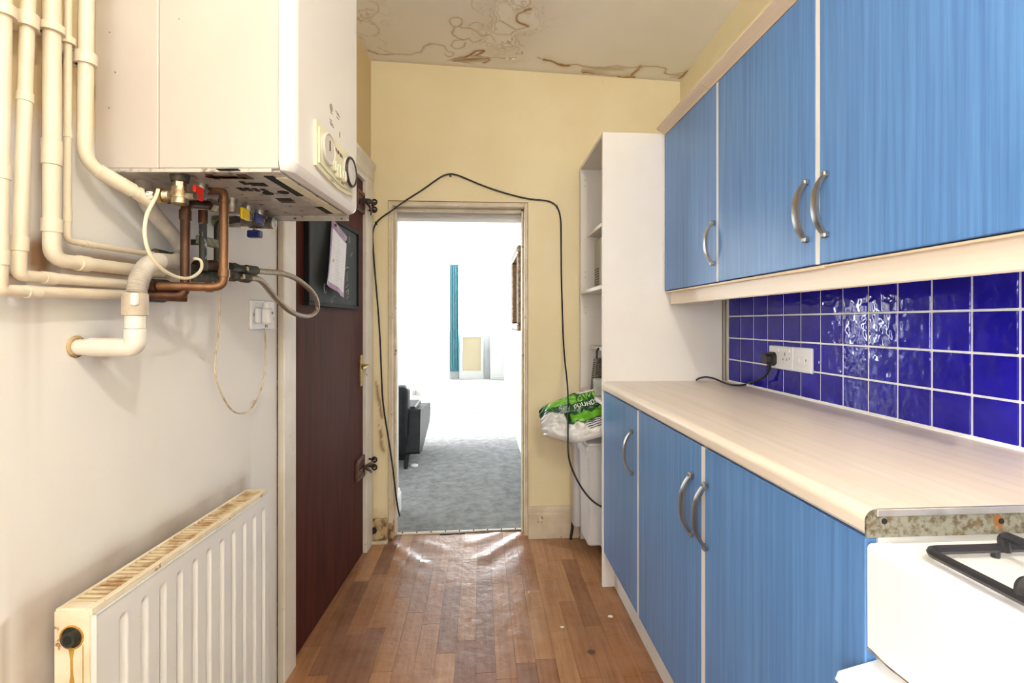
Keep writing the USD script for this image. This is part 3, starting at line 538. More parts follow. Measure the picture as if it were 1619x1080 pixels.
for py in (316, 743):
    z = LP(566, py, 0)[2]
    bp = part(dr, 'bolt_plate', cat(box(-0.003, 2.405, z - 0.055, 0.010, 2.53, z - 0.035, 0.002), box(-0.003, 2.405, z + 0.035, 0.010, 2.53, z + 0.055, 0.002), box(-0.003, 2.405, z - 0.035, 0.010, 2.425, z + 0.035, 0.002), box(-0.003, 2.51, z - 0.035, 0.010, 2.53, z + 0.035, 0.002), box(-0.003, 2.42, z - 0.036, 0.004, 2.515, z + 0.036)), 'bolt_plate')
    part(bp, 'bolt_lever', cat(tube(spline([(0.004, 2.45, z - 0.01), (0.03, 2.475, z + 0.008), (0.045, 2.51, z + 0.012), (0.04, 2.56, z)], 14), 0.008, 8), tube(spline([(0.02, 2.46, z + 0.01), (0.042, 2.5, z - 0.02), (0.03, 2.56, z - 0.05)], 12), np.linspace(0.009, 0.004, 12), 8)), 'bolt_brown', 35)
    for dz in (0.018, -0.022): part(bp, 'bolt_ring', torus((0.049, 2.56, z + dz), (0.05, 1, 0), 0.0125, 0.0052, 20, 8), 'bolt_brown', True); part(bp, 'bolt_pin', cyl((0.016, 2.575, z + dz), (0.05, 2.568, z + dz), 0.0055, n=10), 'bolt_brown', 35)
# ------------------------------------------------------------------ left wall: boiler
def SP(x, y, s):
    p = hit(x, y, E1, L0 + E1 * s); return np.array([(p - L0) @ NL, s, p[2]])
def ZP(x, y, z):
    p = onZ(x, y, z); return np.array([(p - L0) @ NL, (p - L0) @ E1, z])
BS0, BS1, BH, BZ, BT = 0.898, 1.288, 0.372, 1.508, 2.26
boi = thing('boiler', 'cream white wall-hung boiler over the copper pipes, seen from its side', 'boiler', (0, (BS0 + BS1) / 2, BZ), 'L')
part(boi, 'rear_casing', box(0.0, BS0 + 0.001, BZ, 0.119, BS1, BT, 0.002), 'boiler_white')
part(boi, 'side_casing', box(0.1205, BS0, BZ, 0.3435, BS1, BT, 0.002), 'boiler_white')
def rounded(h0, h1, s0, s1, r, n=7):
    p = [(h0, s0)]
    for c, a0 in (((h1 - r, s0 + r), -90), ((h1 - r, s1 - r), 0)):
        for a in np.radians(np.linspace(a0, a0 + 90, n)): p.append((c[0] + r * math.cos(a), c[1] + r * math.sin(a)))
    return p + [(h0, s1)]
fc, ff = arr(extrude(rounded(0.345, BH, BS0, BS1, 0.0265), 2, BZ + 0.016, BT))
lo = []
for k, (d, z) in enumerate(((0.0, BZ + 0.016), (0.003, BZ + 0.006), (0.010, BZ - 0.001), (0.022, BZ - 0.003))): lo.append(np.array([[h - (d * 0.8 if h > 0.35 else 0), s + (d if s < 1.09 else -d) * 0.6, z] for h, s in rounded(0.345, BH, BS0, BS1, 0.0265)]))
gp, gf = gridmesh(np.array(lo)); kc = len(lo[0]); base = gp[-kc:]; bfan = np.array([[0, i, i + 1] for i in range(1, kc - 1)])
part(boi, 'front_cover', cat((fc, ff), (gp, gf), (base, bfan)), 'boiler_front', 35)
part(boi, 'bottom_lip', cat(box(0.01, BS0 + 0.002, BZ - 0.006, 0.33, BS0 + 0.010, BZ), box(0.30, BS0 + 0.01, BZ - 0.004, 0.343, BS1 - 0.01, BZ)), 'boiler_dirty')
up = part(boi, 'underside_plate', box(0.065, BS0 + 0.011, BZ - 0.003, 0.318, BS1 - 0.003, BZ, 0), 'boiler_plate')
part(boi, 'rear_flange', box(0.12, BS1 - 0.006, BZ - 0.017, 0.345, BS1 - 0.001, BZ), 'boiler_plate')
ZU = BZ - 0.003
def uslot(x, y, dh, ds, nm='vent_slot', m='dark_slot', ox=320, oy=250, sc=7.713):
    c = ZP(ox + x / sc, oy + y / sc, ZU); part(up, nm, box(c[0] - dh / 2, c[1] - ds / 2, ZU - 0.0012, c[0] + dh / 2, c[1] + ds / 2, ZU, 0), m)
for x, y in ((610, 316), (680, 318), (745, 320), (505, 300), (480, 378), (565, 380), (655, 383), (755, 390)): uslot(x, y, 0.010, 0.022)
for x, y in ((800, 428), (985, 415)): c = ZP(320 + x / 7.713, 250 + y / 7.713, ZU); part(up, 'vent_hole', cyl((c[0], c[1], ZU - 0.0014), (c[0], c[1], ZU), 0.012, n=14), 'dark_slot')
uslot(340, 150, 0.04, 0.02, 'vent_hole'); uslot(130, 225, 0.012, 0.03, 'rust_stain', 'copper_dark'); uslot(240, 228, 0.06, 0.012, 'rust_stain', 'copper_dark'); uslot(380, 235, 0.05, 0.014, 'rust_stain', 'copper_dark'); uslot(520, 225, 0.018, 0.03, 'rust_stain', 'copper_dark')
for k in range(4): uslot(985 + 20 * k, 490 + 15 * k, 0.034, 0.004, 'printed_line')
part(boi, 'flap_gap', box(0.300, 0.93, BZ - 0.0055, 0.318, 1.075, BZ - 0.003), 'dark_slot'); part(boi, 'flap_gap', box(0.300, 1.18, BZ - 0.0055, 0.318, 1.25, BZ - 0.003), 'dark_slot')
part(boi, 'flap', box(0.319, 0.94, BZ - 0.0065, 0.340, 1.24, BZ - 0.004), 'panel_cream', label='ribbed cream flap behind the front cover')
FP = lambda x, y, h=BH: LP(x, y, h)
poly = [tuple(FP(*q)[1:]) for q in ((496.5, 191), (553, 251), (553.5, 309), (545, 306), (532, 298), (514, 280), (496.5, 260))]
cp = part(boi, 'control_panel', cat(extrude(Polygon(poly).buffer(0.002), 0, BH - 0.002, BH + 0.006), extrude(Polygon(poly).buffer(-0.008), 0, BH + 0.006, BH + 0.009)), 'panel_cream')
c = FP(510.5, 236)
part(cp, 'pressure_gauge', lathe([(0, 0.0325), (0.006, 0.0325), (0.009, 0.029), (0.009, 0.0)], (BH + 0.006, c[1], c[2]), (BH + 0.03, c[1], c[2]), 26), 'dial_face', 35)
part(cp, 'gauge_rim', torus((BH + 0.014, c[1], c[2]), (1, 0, 0), 0.0315, 0.0028, 28, 8), 'dial_grey', True)
part(cp, 'gauge_needle', box(BH + 0.0150, c[1] - 0.001, c[2] - 0.004, BH + 0.0165, c[1] + 0.001, c[2] + 0.018), 'black_plastic')
c = FP(544.5, 272.5)
part(cp, 'clock_dial', lathe([(0, 0.034), (0.010, 0.034), (0.012, 0.030), (0.012, 0.0)], (BH + 0.006, c[1], c[2]), (BH + 0.03, c[1], c[2]), 28), 'dial_grey', 35)
part(cp, 'clock_ring', torus((BH + 0.017, c[1], c[2]), (1, 0, 0), 0.0335, 0.0036, 30, 8), 'black_plastic', True)
for k in range(7):
    q = FP(522 + 2.1 * k, 233.5 + 2.4 * k); part(cp, 'indicator_light', box(BH + 0.008, q[1] - 0.003, q[2] - 0.004, BH + 0.0105, q[1] + 0.003, q[2] + 0.004, 0.001), 'bolt_plate' if k % 2 else 'print_grey')
for x, y, r in ((519, 262, 0.013), (526.5, 271.5, 0.017), (535, 279, 0.014)):
    q = FP(x, y); part(cp, 'knob', cat(lathe([(0, r), (0.006, r), (0.010, r * 0.85), (0.010, 0)], (BH + 0.007, q[1], q[2]), (BH + 0.03, q[1], q[2]), 18), box(BH + 0.015, q[1] - 0.0015, q[2] - r * 0.85, BH + 0.0185, q[1] + 0.0015, q[2] + r * 0.85, 0.0008)), 'panel_cream', 35)
for x, y, w, h in ((519, 285.5, 0.018, 0.002), (535, 290, 0.016, 0.002)):
    q = FP(x, y); part(cp, 'printed_line', box(BH + 0.009, q[1] - w / 2, q[2] - h, BH + 0.0096, q[1] + w / 2, q[2] + h), 'print_grey')
q = FP(523.5, 170.5); part(boi, 'badge', cyl((BH - 0.001, q[1], q[2]), (BH + 0.0007, q[1], q[2]), 0.009, n=16), 'print_grey')
for k, (x, y, w) in enumerate(((524, 179, 0.012), (523, 190, 0.014), (524, 195, 0.02), (525, 199, 0.022), (533, 178, 0.022), (535, 183, 0.02), (534, 187, 0.016), (537, 213, 0.006))):
    q = FP(x, y); part(boi, 'printed_line', box(BH, q[1] - w / 2, q[2] - (0.0012 if w > 0.01 else 0.006), BH + 0.0006, q[1] + w / 2, q[2] + (0.0012 if w > 0.01 else 0.006)), 'print_grey')
for x, y in ((173, 51), (283, 30), (182, 114), (172, 170)):
    q = SP(x, y, BS0); part(boi, 'chip', cyl((q[0], BS0 - 0.0006, q[2]), (q[0], BS0 + 0.001, q[2]), 0.0014, n=8), 'print_grey')

# ------------------------------------------------------------------ left wall: painted heating pipes
ZT = 2.64
def pipe(label, r, a, b, tail, collars=(), clips=(), h=0.034, bend=0.035, group='painted heating pipes'):
    """a, b: two picture points on the vertical run; tail: points of the horizontal run (wall coordinates)"""
    A, B = LP(*a, h), LP(*b, h); A = A + (A - B) * (ZT - A[2]) / (A[2] - B[2]); D = (A - B) / (A - B)[2]
    K = B + D * (tail[0][2] - B[2]); pts = [A, K] + [np.array(t) for t in tail]
    t = thing('heating_pipe', label, 'pipe', (h, A[1], min(p[2] for p in pts)), 'L', group=None)
    part(t, 'pipe_run', tube(fillet(pts, bend), r, 16), 'pipe_cream', 40)
    e = K + D * bend * 1.05
    part(t, 'pipe_socket', cyl(e + D * 0.022, e, r * 1.16, n=18), 'pipe_cream', 40)
    u = (pts[2] - K) / np.linalg.norm(pts[2] - K); part(t, 'pipe_socket', cyl(K + u * bend * 1.05, K + u * (bend * 1.05 + 0.02), r * 1.14, n=18), 'pipe_cream', 40)
    for (y0, y1) in collars:
        z0, z1 = LP(a[0], y0, h)[2], LP(a[0], y1, h)[2]; part(t, 'pipe_socket', lathe([(0, r), (0.001, r * 1.15), (z0 - z1, r * 1.15), (z0 - z1 + 0.001, r)], B + D * (z1 - B[2]), B + D * (z0 - B[2]), 18), 'pipe_cream', 35)
    for (y0, y1) in clips:
        z0, z1 = LP(a[0], y0, h)[2], LP(a[0], y1, h)[2]; q0, q1 = B + D * (z1 - B[2]), B + D * (z0 - B[2])
        part(t, 'pipe_clip', cat(cyl(q0, q1, r + 0.005, n=20), box(0, q0[1] - r * 0.8, q0[2], h, q0[1] + r * 0.8, q1[2], 0.002), box(0.002, q0[1] - r - 0.010, q0[2] + 0.002, 0.02, q0[1] + r + 0.004, q1[2] - 0.002, 0.002)), 'pipe_cream', 35)
    return t
pipe('cream painted pipe nearest the left edge of the picture, lowest horizontal run', 0.0090, (6, 60), (0, 430), [LP(16, 459.6, 0.034), LP(193, 466, 0.034), LP(235, 468, 0.04)], [(262, 285)], [(8, 26)])
pipe('second cream painted pipe from the left edge, second lowest run', 0.0090, (42.5, 60), (31, 405), [LP(48, 437, 0.034), LP(193, 449, 0.034), LP(262, 456, 0.04)], [(148, 163)], [(22, 44)])
pipe('thick cream painted pipe, third from the left edge', 0.0118, (82, 60), (82, 390), [LP(125, 416, 0.036), LP(213, 427, 0.036), LP(300, 436, 0.045)], [(222, 262)], [(40, 52)], bend=0.042)
pipe('thin cream painted pipe between the thick one and the boiler', 0.0056, (107.5, 60), (106.5, 370), [LP(127, 384, 0.022), LP(224, 400, 0.022), LP(262, 404, 0.03)], [(205, 218)], [(60, 70)], h=0.022, bend=0.03)
gp5 = thing('gas_pipe', 'cream painted pipe beside the boiler bending down to the brass valve', 'pipe', LP(136, 250, 0.034), 'L')
A, B = LP(136, 60, 0.036), LP(134, 240, 0.036); A = A + (A - B) * (ZT - A[2]) / (A[2] - B[2])
GV = np.array([0.140, 0.928, 1.464]); K2 = np.array([0.072, 0.914, GV[2]])
path = fillet([A, np.array([0.036, B[1], 1.497]), K2, GV + (-0.050, 0, 0)], 0.03)
part(gp5, 'pipe_run', tube(path[:-3], 0.0112, 16), 'pipe_cream', 40)
part(gp5, 'bare_end', tube([path[-4], GV + (-0.05, 0, 0), GV + (-0.036, 0, 0)], [0.010, 0.0095, 0.0095], 14), 'copper_dark', 40, label='bare rusty end of the pipe')
for k, (t0, t1) in enumerate(((6, 9), )): part(gp5, 'pipe_socket', tube(path[t0:t1], 0.0134, 16), 'pipe_cream', 40)
D = (K2 - path[9]) / np.linalg.norm(K2 - path[9]); q = path[9] + (K2 - path[9]) * 0.45
part(gp5, 'pipe_socket', cyl(q, q + D * 0.028, 0.0132, n=18), 'pipe_cream', 40)
q1 = LP(136, 92, 0.036); z = q1[2]
part(gp5, 'pipe_clip', cat(cyl((0.036, q1[1], z - 0.012), (0.036, q1[1], z + 0.008), 0.0160, n=20), box(0, q1[1] - 0.010, z - 0.012, 0.034, q1[1] + 0.010, z + 0.008, 0.002), box(0.002, q1[1] - 0.03, z - 0.004, 0.018, q1[1] + 0.012, z + 0.02, 0.003)), 'pipe_cream', 35)
v = trimesh.creation.icosphere(3, 0.0135); v.vertices *= 1 + 0.55 * (meshkit.fbm(v.vertices * 190, 3, 6) - 0.5)[:, None]; v.vertices *= (1.3, 1.0, 0.75)
part(gp5, 'sealant_lump', (v.vertices + (GV + (-0.058, -0.002, 0.0)), v.faces), 'paint_blob', 60)

# ------------------------------------------------------------------ left wall: valves and copper pipes under the boiler
ROW = 0.140
gv = thing('gas_valve', 'round brass valve under the boiler at the end of the cream pipe', 'valve', GV, 'L')
part(gv, 'valve_body', lathe([(0, 0.010), (0.002, 0.0145), (0.012, 0.0145), (0.0125, 0.0158), (0.026, 0.0158), (0.0265, 0.0145), (0.034, 0.0135), (0.0345, 0.010)], GV - (0, 0, 0.017), GV + (0, 0, 0.03), 24), 'old_brass', 35)
part(gv, 'neck_nut', cyl(GV + (0, 0, 0.016), GV + (0, 0, 0.027), 0.0115, n=6), 'old_brass'); part(gv, 'flange', cyl(GV + (0, 0, 0.027), GV + (0, 0, 0.042), 0.015, 0.017, n=20), 'dark_fitting', 35)
part(gv, 'union_nut', cyl(GV + (-0.042, 0, 0), GV + (-0.030, 0, 0), 0.0155, n=6), 'brass'); part(gv, 'union_thread', lathe([(0, 0.0105), (0.002, 0.0122), (0.004, 0.0105), (0.006, 0.0122), (0.008, 0.0105), (0.010, 0.0122), (0.012, 0.0105), (0.018, 0.011)], GV + (-0.030, 0, 0), GV + (0, 0, 0), 18), 'old_brass')
part(gv, 'outlet', cyl(GV + (0.012, 0.0, 0), GV + (0.03, 0.0, 0.0), 0.009, 0.008, n=14), 'dull_chrome', 35)
def lever(par, px0, py0, px1, py1, h, m, th=0.007):
    a, b = LP(px0, py0, h), LP(px1, py1, h); part(par, 'lever', box(h - th / 2, min(a[1], b[1]), min(a[2], b[2]), h + th / 2, max(a[1], b[1]), max(a[2], b[2]), 0.0025), m)
def vconn(name, label, px, py_nut, h, lev=None, dz=0.05, bodym='dull_chrome', r=0.011):
    q = LP(px, py_nut, h); t = thing(name, label, 'valve', (h, q[1], q[2] - dz), 'L')
    part(t, 'neck', cyl((h, q[1], q[2] + 0.008), (h, q[1], BZ - 0.003), r * 0.95, n=16), 'dark_fitting', 35)
    part(t, 'nut', cyl((h, q[1], q[2] - 0.006), (h, q[1], q[2] + 0.010), r * 1.28, n=6), bodym)
    part(t, 'valve_body', lathe([(0, r * 0.8), (0.004, r), (dz * 0.5, r), (dz * 0.55, r * 1.12), (dz * 0.75, r * 1.12), (dz - 0.006, r * 0.85)], (h, q[1], q[2] - dz), (h, q[1], q[2]), 18), bodym, 35)
    if lev: c = LP((lev[0] + lev[2]) / 2, (lev[1] + lev[3]) / 2, h); part(t, 'lever_stem', cyl((h, q[1], c[2] + 0.004), (h + 0.018, c[1], c[2] + 0.004), 0.0045, n=10), 'dull_chrome', 35); lever(t, *lev[:4], h + 0.016, lev[4])
    return t, q
vconn('isolating_valve', 'chrome valve with a red lever under the boiler', 318, 281, ROW, (305.5, 291, 320.5, 319, 'lever_red'), 0.045)
vconn('isolating_valve', 'bare chrome valve behind the bright copper elbow', 366, 299, ROW - 0.005, None, 0.055, r=0.0125)
vconn('isolating_valve', 'chrome valve with a yellow lever under the boiler', 392, 316, ROW, (380.5, 326.5, 393.5, 350, 'lever_yellow'), 0.05)
t, q = vconn('isolating_valve', 'chrome valve with an upright blue lever under the boiler', 411, 325, ROW, (403, 335.5, 416, 356.5, 'lever_blue'), 0.045)
rv = thing('relief_valve', 'horizontal chrome fitting with a round end cap and a low blue lever', 'valve', LP(400, 352, 0.14), 'L')
a, b = SP(352, 350, 1.262), SP(434, 353, 1.262)
part(rv, 'valve_body', lathe([(0, 0.012), (0.03, 0.012), (0.031, 0.0145), (0.05, 0.0145), (0.051, 0.012), (0.07, 0.012), (0.071, 0.0155), (np.linalg.norm(b - a), 0.0155)], a, b, 20), 'dull_chrome', 35)
part(rv, 'rear_fitting', cyl(a + (-0.02, 0, 0), a + (0.035, 0, 0), 0.0155, n=8), 'verdigris')
c = SP(403, 364, 1.262); part(rv, 'lever_stem', cyl(c + (0, 0, -0.002), c + (0, 0, 0.02), 0.005, n=10), 'dull_chrome'); a, b = SP(392.5, 364.5, 1.262), SP(413, 376, 1.262)
part(rv, 'lever', box(a[0], 1.252, b[2], b[0], 1.272, a[2], 0.003), 'lever_blue')
def copper(label, m, pts, r, bend, nuts=(), n=14, extra=None):
    pts = [np.array(p, float) for p in pts]; t = thing('copper_pipe', label, 'pipe', pts[np.argmin([p[2] for p in pts])], 'L')
    pa = fillet(pts, bend, 9); part(t, 'pipe_run', tube(pa, r, n), m, 40)
    for p0, p1, k, mm in nuts: part(t, 'elbow_socket' if k > 6 else 'nut', cyl(p0, p1, r * (1.22 if k > 6 else 1.55), n=k), mm, 35 if k > 6 else False)
    return t
# the bright one: from the valve out and down, then back to the wall
cu0, cu1 = LP(354, 310, 0.165), LP(354, 455, 0.165); cu1[1] = cu0[1]; cu1[2] = LP(354, 454, 0.165)[2]; s = cu0[1]
cend = LP(237, 452.5, 0.050); top = np.array([0.165, s, LP(352, 300, 0.165)[2]])
copper('bright copper pipe dropping from the boiler and turning back to the wall', 'copper', [(0.12, s - 0.012, top[2] - 0.012), (0.135, s - 0.006, top[2]), top, cu1, (cend[0], cend[1], cend[2])], 0.0092, 0.022,
       [(cu1 + (0, 0, 0.022), cu1 + (0, 0, 0.038), 14, 'copper'), (cu1 + (-0.02, -0.003, 0), cu1 + (-0.034, -0.006, 0), 14, 'copper'), (top + (0, 0, -0.020), top + (0, 0, -0.028), 14, 'copper'), (cend + (0.0, 0, 0), cend + (0.014, 0.001, 0), 14, 'copper_dark')])
a0, a1 = LP(331, 324, 0.10), LP(293, 322, 0.10); a2 = np.array([0.10, a1[1], LP(292, 468, 0.10)[2]]); a3 = LP(232, 467, 0.045)
copper('dark copper pipe left of the bright one, turning to the wall at its foot', 'copper_dark', [a0, a1, a2, a3], 0.0092, 0.02,
       [(a1 + (0, 0, -0.014), a1 + (0, 0, -0.034), 14, 'copper_dark'), (a0 + (0, -0.006, 0), a0 + (0, 0.014, 0), 6, 'old_brass'), (a3 + (0.022, 0.02, 0), a3 + (0.05, 0.045, 0), 14, 'copper_dark')])
b0, b1 = LP(321, 343, 0.085), LP(320, 425, 0.085)
copper('pipe with flaking white paint between the copper ones', 'pipe_flaky', [b0, (0.085, b0[1], b1[2])], 0.0078, 0.01, [(b0 + (0, 0, 0.014), b0 + (0, 0, -0.014), 14, 'copper_dark'), (np.array([0.085, b0[1], b1[2] - 0.004]), np.array([0.085, b0[1], b1[2] + 0.02]), 12, 'dark_fitting')])
d0, d1 = LP(344, 352, 0.075), LP(343, 428, 0.075)
copper('thin dark pipe behind the bright copper one', 'dark_fitting', [d0 + (0.05, 0.0, 0.008), d0, (0.075, d0[1], d1[2])], 0.0078, 0.016, [])
br = thing('pipe_bracket', 'green corroded bracket joining the flaking pipe to the dark one', 'bracket', LP(333, 383, 0.08), 'L')
c = LP(333, 383, 0.08); part(br, 'bar', box(0.070, b0[1] - 0.004, c[2] - 0.010, 0.082, d0[1] + 0.006, c[2] + 0.010, 0.002), 'verdigris'); part(br, 'wall_plug', box(0.0, c[1] - 0.006, c[2] - 0.006, 0.072, c[1] + 0.006, c[2] + 0.006, 0.002), 'dark_fitting')
mf = thing('pipe_joints', 'cluster of dark corroded joints where the pipes meet the wall', 'pipe fittings', LP(300, 440, 0.03), 'L')
for x0, y0, x1, y1, h, r, m in ((245, 400, 262, 404, 0.03, 0.010, 'dark_fitting'), (240, 453, 262, 454, 0.04, 0.016, 'dark_fitting'), (233, 467, 258, 469, 0.045, 0.013, 'dark_fitting'), (300, 437, 345, 438, 0.07, 0.013, 'dark_fitting'), (312, 421, 352, 420, 0.07, 0.014, 'copper_dark'), (296, 426, 322, 428, 0.06, 0.013, 'dark_fitting'), (255, 432, 330, 437, 0.045, 0.009, 'gloss_cream'), (262, 313, 264, 322, 0.02, 0.010, 'copper_dark')):
    part(mf, 'joint', cyl(LP(x0, y0, h), LP(x1, y1, h), r, n=12), m, 35)
for x, y in ((262, 404), (300, 437), (345, 420)): q = LP(x, y, 0.03); part(mf, 'wall_stub', cyl((0, q[1], q[2]), (0.075, q[1], q[2]), 0.007, n=10), 'dark_fitting', 35)
fl = thing('filling_loop', 'looped braided steel filling hose between two corroded valves', 'hose', LP(380, 432, 0.09), 'L')
for (x0, y0, x1, y1) in ((362, 423.5, 404, 428), (362, 436, 392, 440)):
    a, b = LP(x0, y0, 0.09), LP(x1, y1, 0.09); d = (b - a) / np.linalg.norm(b - a); l = np.linalg.norm(b - a)
    part(fl, 'valve_body', lathe([(0, 0.013), (l * 0.25, 0.013), (l * 0.26, 0.010), (l * 0.6, 0.0105), (l * 0.62, 0.0125), (l, 0.0125)], a, b, 12), 'dark_fitting', False); part(fl, 'valve_screw', cyl(a + d * l * 0.45 + (0.008, 0, 0), a + d * l * 0.45 + (0.016, 0, 0.001), 0.006, n=10), 'old_brass', 35)
    part(fl, 'hose_tail', cyl(b, b + d * 0.030, 0.0068, n=12), 'brass', 35)
HW = [(404, 428), (416, 429.5), (432, 430.5), (452, 434), (472, 443), (489, 457), (500, 474), (501.5, 488), (494, 497), (480, 499.5), (462, 494), (446, 482), (432, 467), (420, 452), (411, 443), (402, 440), (391, 440)]
hh = [0.09, 0.09, 0.092, 0.096, 0.10, 0.105, 0.105, 0.10, 0.095, 0.09, 0.088, 0.085, 0.085, 0.087, 0.09, 0.09, 0.09]
part(fl, 'braided_hose', tube(spline([LP(x, y, h) for (x, y), h in zip(HW, hh)], 90), 0.0082, 14), 'braid', 50)

# waste hose, coupling, elbow into the wall
wp = thing('waste_pipe', 'grey corrugated waste hose running down into a white elbow in the wall', 'pipe', LP(165, 551, 0.02), 'L')
hs = [(226, 284, 0.026), (227, 304, 0.03), (233, 322, 0.034), (247, 342, 0.038), (264, 361, 0.042), (279, 380, 0.045), (287, 397, 0.048), (283, 409, 0.056), (268, 413, 0.07), (250, 413, 0.085), (233, 421, 0.096), (222, 438, 0.102), (216, 464, 0.105)]
sp = spline([LP(*q) for q in hs], 150); rr = np.full(150, 0.0145); k = np.arange(150); rr[k > 95] = 0.0148 + 0.0011 * np.sin((k[k > 95]) * 2.3)
rr += np.where((k > 60) & (k < 96), 0.0012 * np.clip((k - 60) / 8, 0, 1), 0)
dd = np.r_[0, np.cumsum(np.linalg.norm(np.diff(sp, axis=0), axis=1))]
def resample(p, n):
    d = np.r_[0, np.cumsum(np.linalg.norm(np.diff(p, axis=0), axis=1))]; return np.stack([np.interp(np.linspace(0, d[-1], n), d, p[:, k]) for k in range(3)], 1)
part(wp, 'hose', tube(resample(sp[:112], 90), 0.0150, 16), 'hose_grey', 45)
cor = resample(sp[108:], 97); kk = np.arange(97); part(wp, 'corrugated_hose', tube(cor, 0.0152 + 0.0012 * np.sin(kk * np.pi / 2), 18), 'hose_grey', 60)
w0 = LP(213.5, 463, 0.105); w1 = np.array([0.105, w0[1], LP(213, 499, 0.105)[2]]); wk = np.array([0.105, w0[1], LP(213, 549, 0.105)[2]])
part(wp, 'coupling', lathe([(0, 0.0175), (0.001, 0.0200), (w0[2] - w1[2] - 0.002, 0.0200), (w0[2] - w1[2], 0.0175)], w1, w0, 22), 'coupling_grey', 35)
part(wp, 'paint_splash', rbox(0.111, w0[1] - 0.0215, w0[2] - 0.024, 0.122, w0[1] - 0.010, w0[2] - 0.001, 0.004), 'paint_blob', 30)
part(wp, 'pipe_socket', cyl(w1 + (0, 0, -0.023), w1 + (0, 0, 0.001), 0.0156, n=20), 'pipe_white', 35)
part(wp, 'elbow', tube(fillet([w1 + (0, 0, -0.024), wk, (0.026, w0[1], wk[2])], 0.013, 8), 0.0168, 20), 'pipe_white', 40)
part(wp, 'pipe_stub', tube([(0.03, w0[1], wk[2]), (-0.004, w0[1], wk[2])], 0.0145, 18), 'pipe_white', 40)
part(wp, 'wall_hole', torus((0.001, w0[1] - 0.001, wk[2] + 0.001), (1, 0, 0), 0.0165, 0.0035, 18, 6), 'rotten_wood', True)

# cables and socket on the left wall
wf_ = [(250, 300), (243, 318), (234, 335), (229.5, 353), (229, 372), (234, 395), (247, 416), (263, 430), (280, 438), (297, 440), (312, 433), (319, 421), (316, 411), (307, 409)]
fx = thing('power_flex', 'white flex curling in a loop under the boiler', 'cable', LP(290, 438, 0.15), 'L')
part(fx, 'flex', tube(spline([LP(x, y, h) for (x, y), h in zip(wf_, [0.14, 0.145, 0.15, 0.155, 0.155, 0.155, 0.155, 0.15, 0.145, 0.14, 0.13, 0.12, 0.11, 0.105])], 80), 0.0031, 10), 'cream_cable', 50)
so = thing('socket', 'white double socket on the left wall beside the door frame', 'socket', (0, 1.51, 1.20), 'L')
sa, sb = LP(397, 475, 0.008), LP(434, 521, 0.008)
part(so, 'faceplate', box(0.0, sa[1], 1.198, 0.009, sb[1], 1.288, 0.003), 'socket_white')
for sx, sz in ((0.76, 1.262), (0.90, 1.250), (0.86, 1.232), (0.93, 1.232), (0.10, 1.244)): part(so, 'socket_hole', box(0.0085, sa[1] + (sb[1] - sa[1]) * sx - 0.003, sz - 0.005, 0.0095, sa[1] + (sb[1] - sa[1]) * sx + 0.003, sz + 0.005), 'print_grey')
part(so, 'rocker_switch', box(0.008, sa[1] + 0.105, 1.268, 0.0115, sa[1] + 0.118, 1.281, 0.001), 'socket_white'); part(so, 'rocker_switch', box(0.008, sa[1] + 0.028, 1.268, 0.0115, sa[1] + 0.041, 1.281, 0.001), 'socket_white')
c = LP(419, 498, 0.03)
pl = thing('adaptor_plug', 'white rounded charger plug in the left wall socket', 'plug', (0.009, c[1], c[2] - 0.03), 'L')
part(pl, 'pin_block', rbox(0.009, c[1] - 0.026, c[2] - 0.026, 0.024, c[1] + 0.022, c[2] + 0.022, 0.010), 'socket_white', 40)
part(pl, 'body', rbox(0.022, c[1] - 0.014, c[2] - 0.030, 0.052, c[1] + 0.016, c[2] + 0.022, 0.011), 'white_plastic', 40); part(pl, 'collar', cyl((0.034, c[1], c[2] + 0.020), (0.034, c[1], c[2] + 0.036), 0.010, 0.008), 'white_plastic', 35)
part(pl, 'mark', box(0.0515, c[1] - 0.004, c[2] + 0.002, 0.0525, c[1] + 0.005, c[2] + 0.010), 'print_grey'); part(pl, 'strain_relief', cyl((0.034, c[1], c[2] - 0.038), (0.034, c[1], c[2] - 0.028), 0.004, n=10), 'print_grey')
cc = [(417.5, 519), (420, 545), (420, 575), (416, 605), (408, 628), (398, 645), (384, 653.5), (370, 651), (357, 636), (346, 612), (340, 588), (341, 560), (345, 528), (347, 500), (346.5, 475), (345, 460)]
cb = thing('charger_cable', 'thin beige cable hanging in a long loop from the charger plug', 'cable', LP(384, 653, 0.03), 'L')
part(cb, 'cable', tube(spline([LP(x, y, 0.034 if k < 4 else 0.042) for k, (x, y) in enumerate(cc)], 90), 0.0023, 8), 'beige_cable', 50)
c = LP(400, 636, 0.04); part(cb, 'cable_tie', box(0.036, c[1] - 0.006, c[2] - 0.004, 0.044, c[1] + 0.014, c[2] + 0.003, 0.001), 'beige_cable')

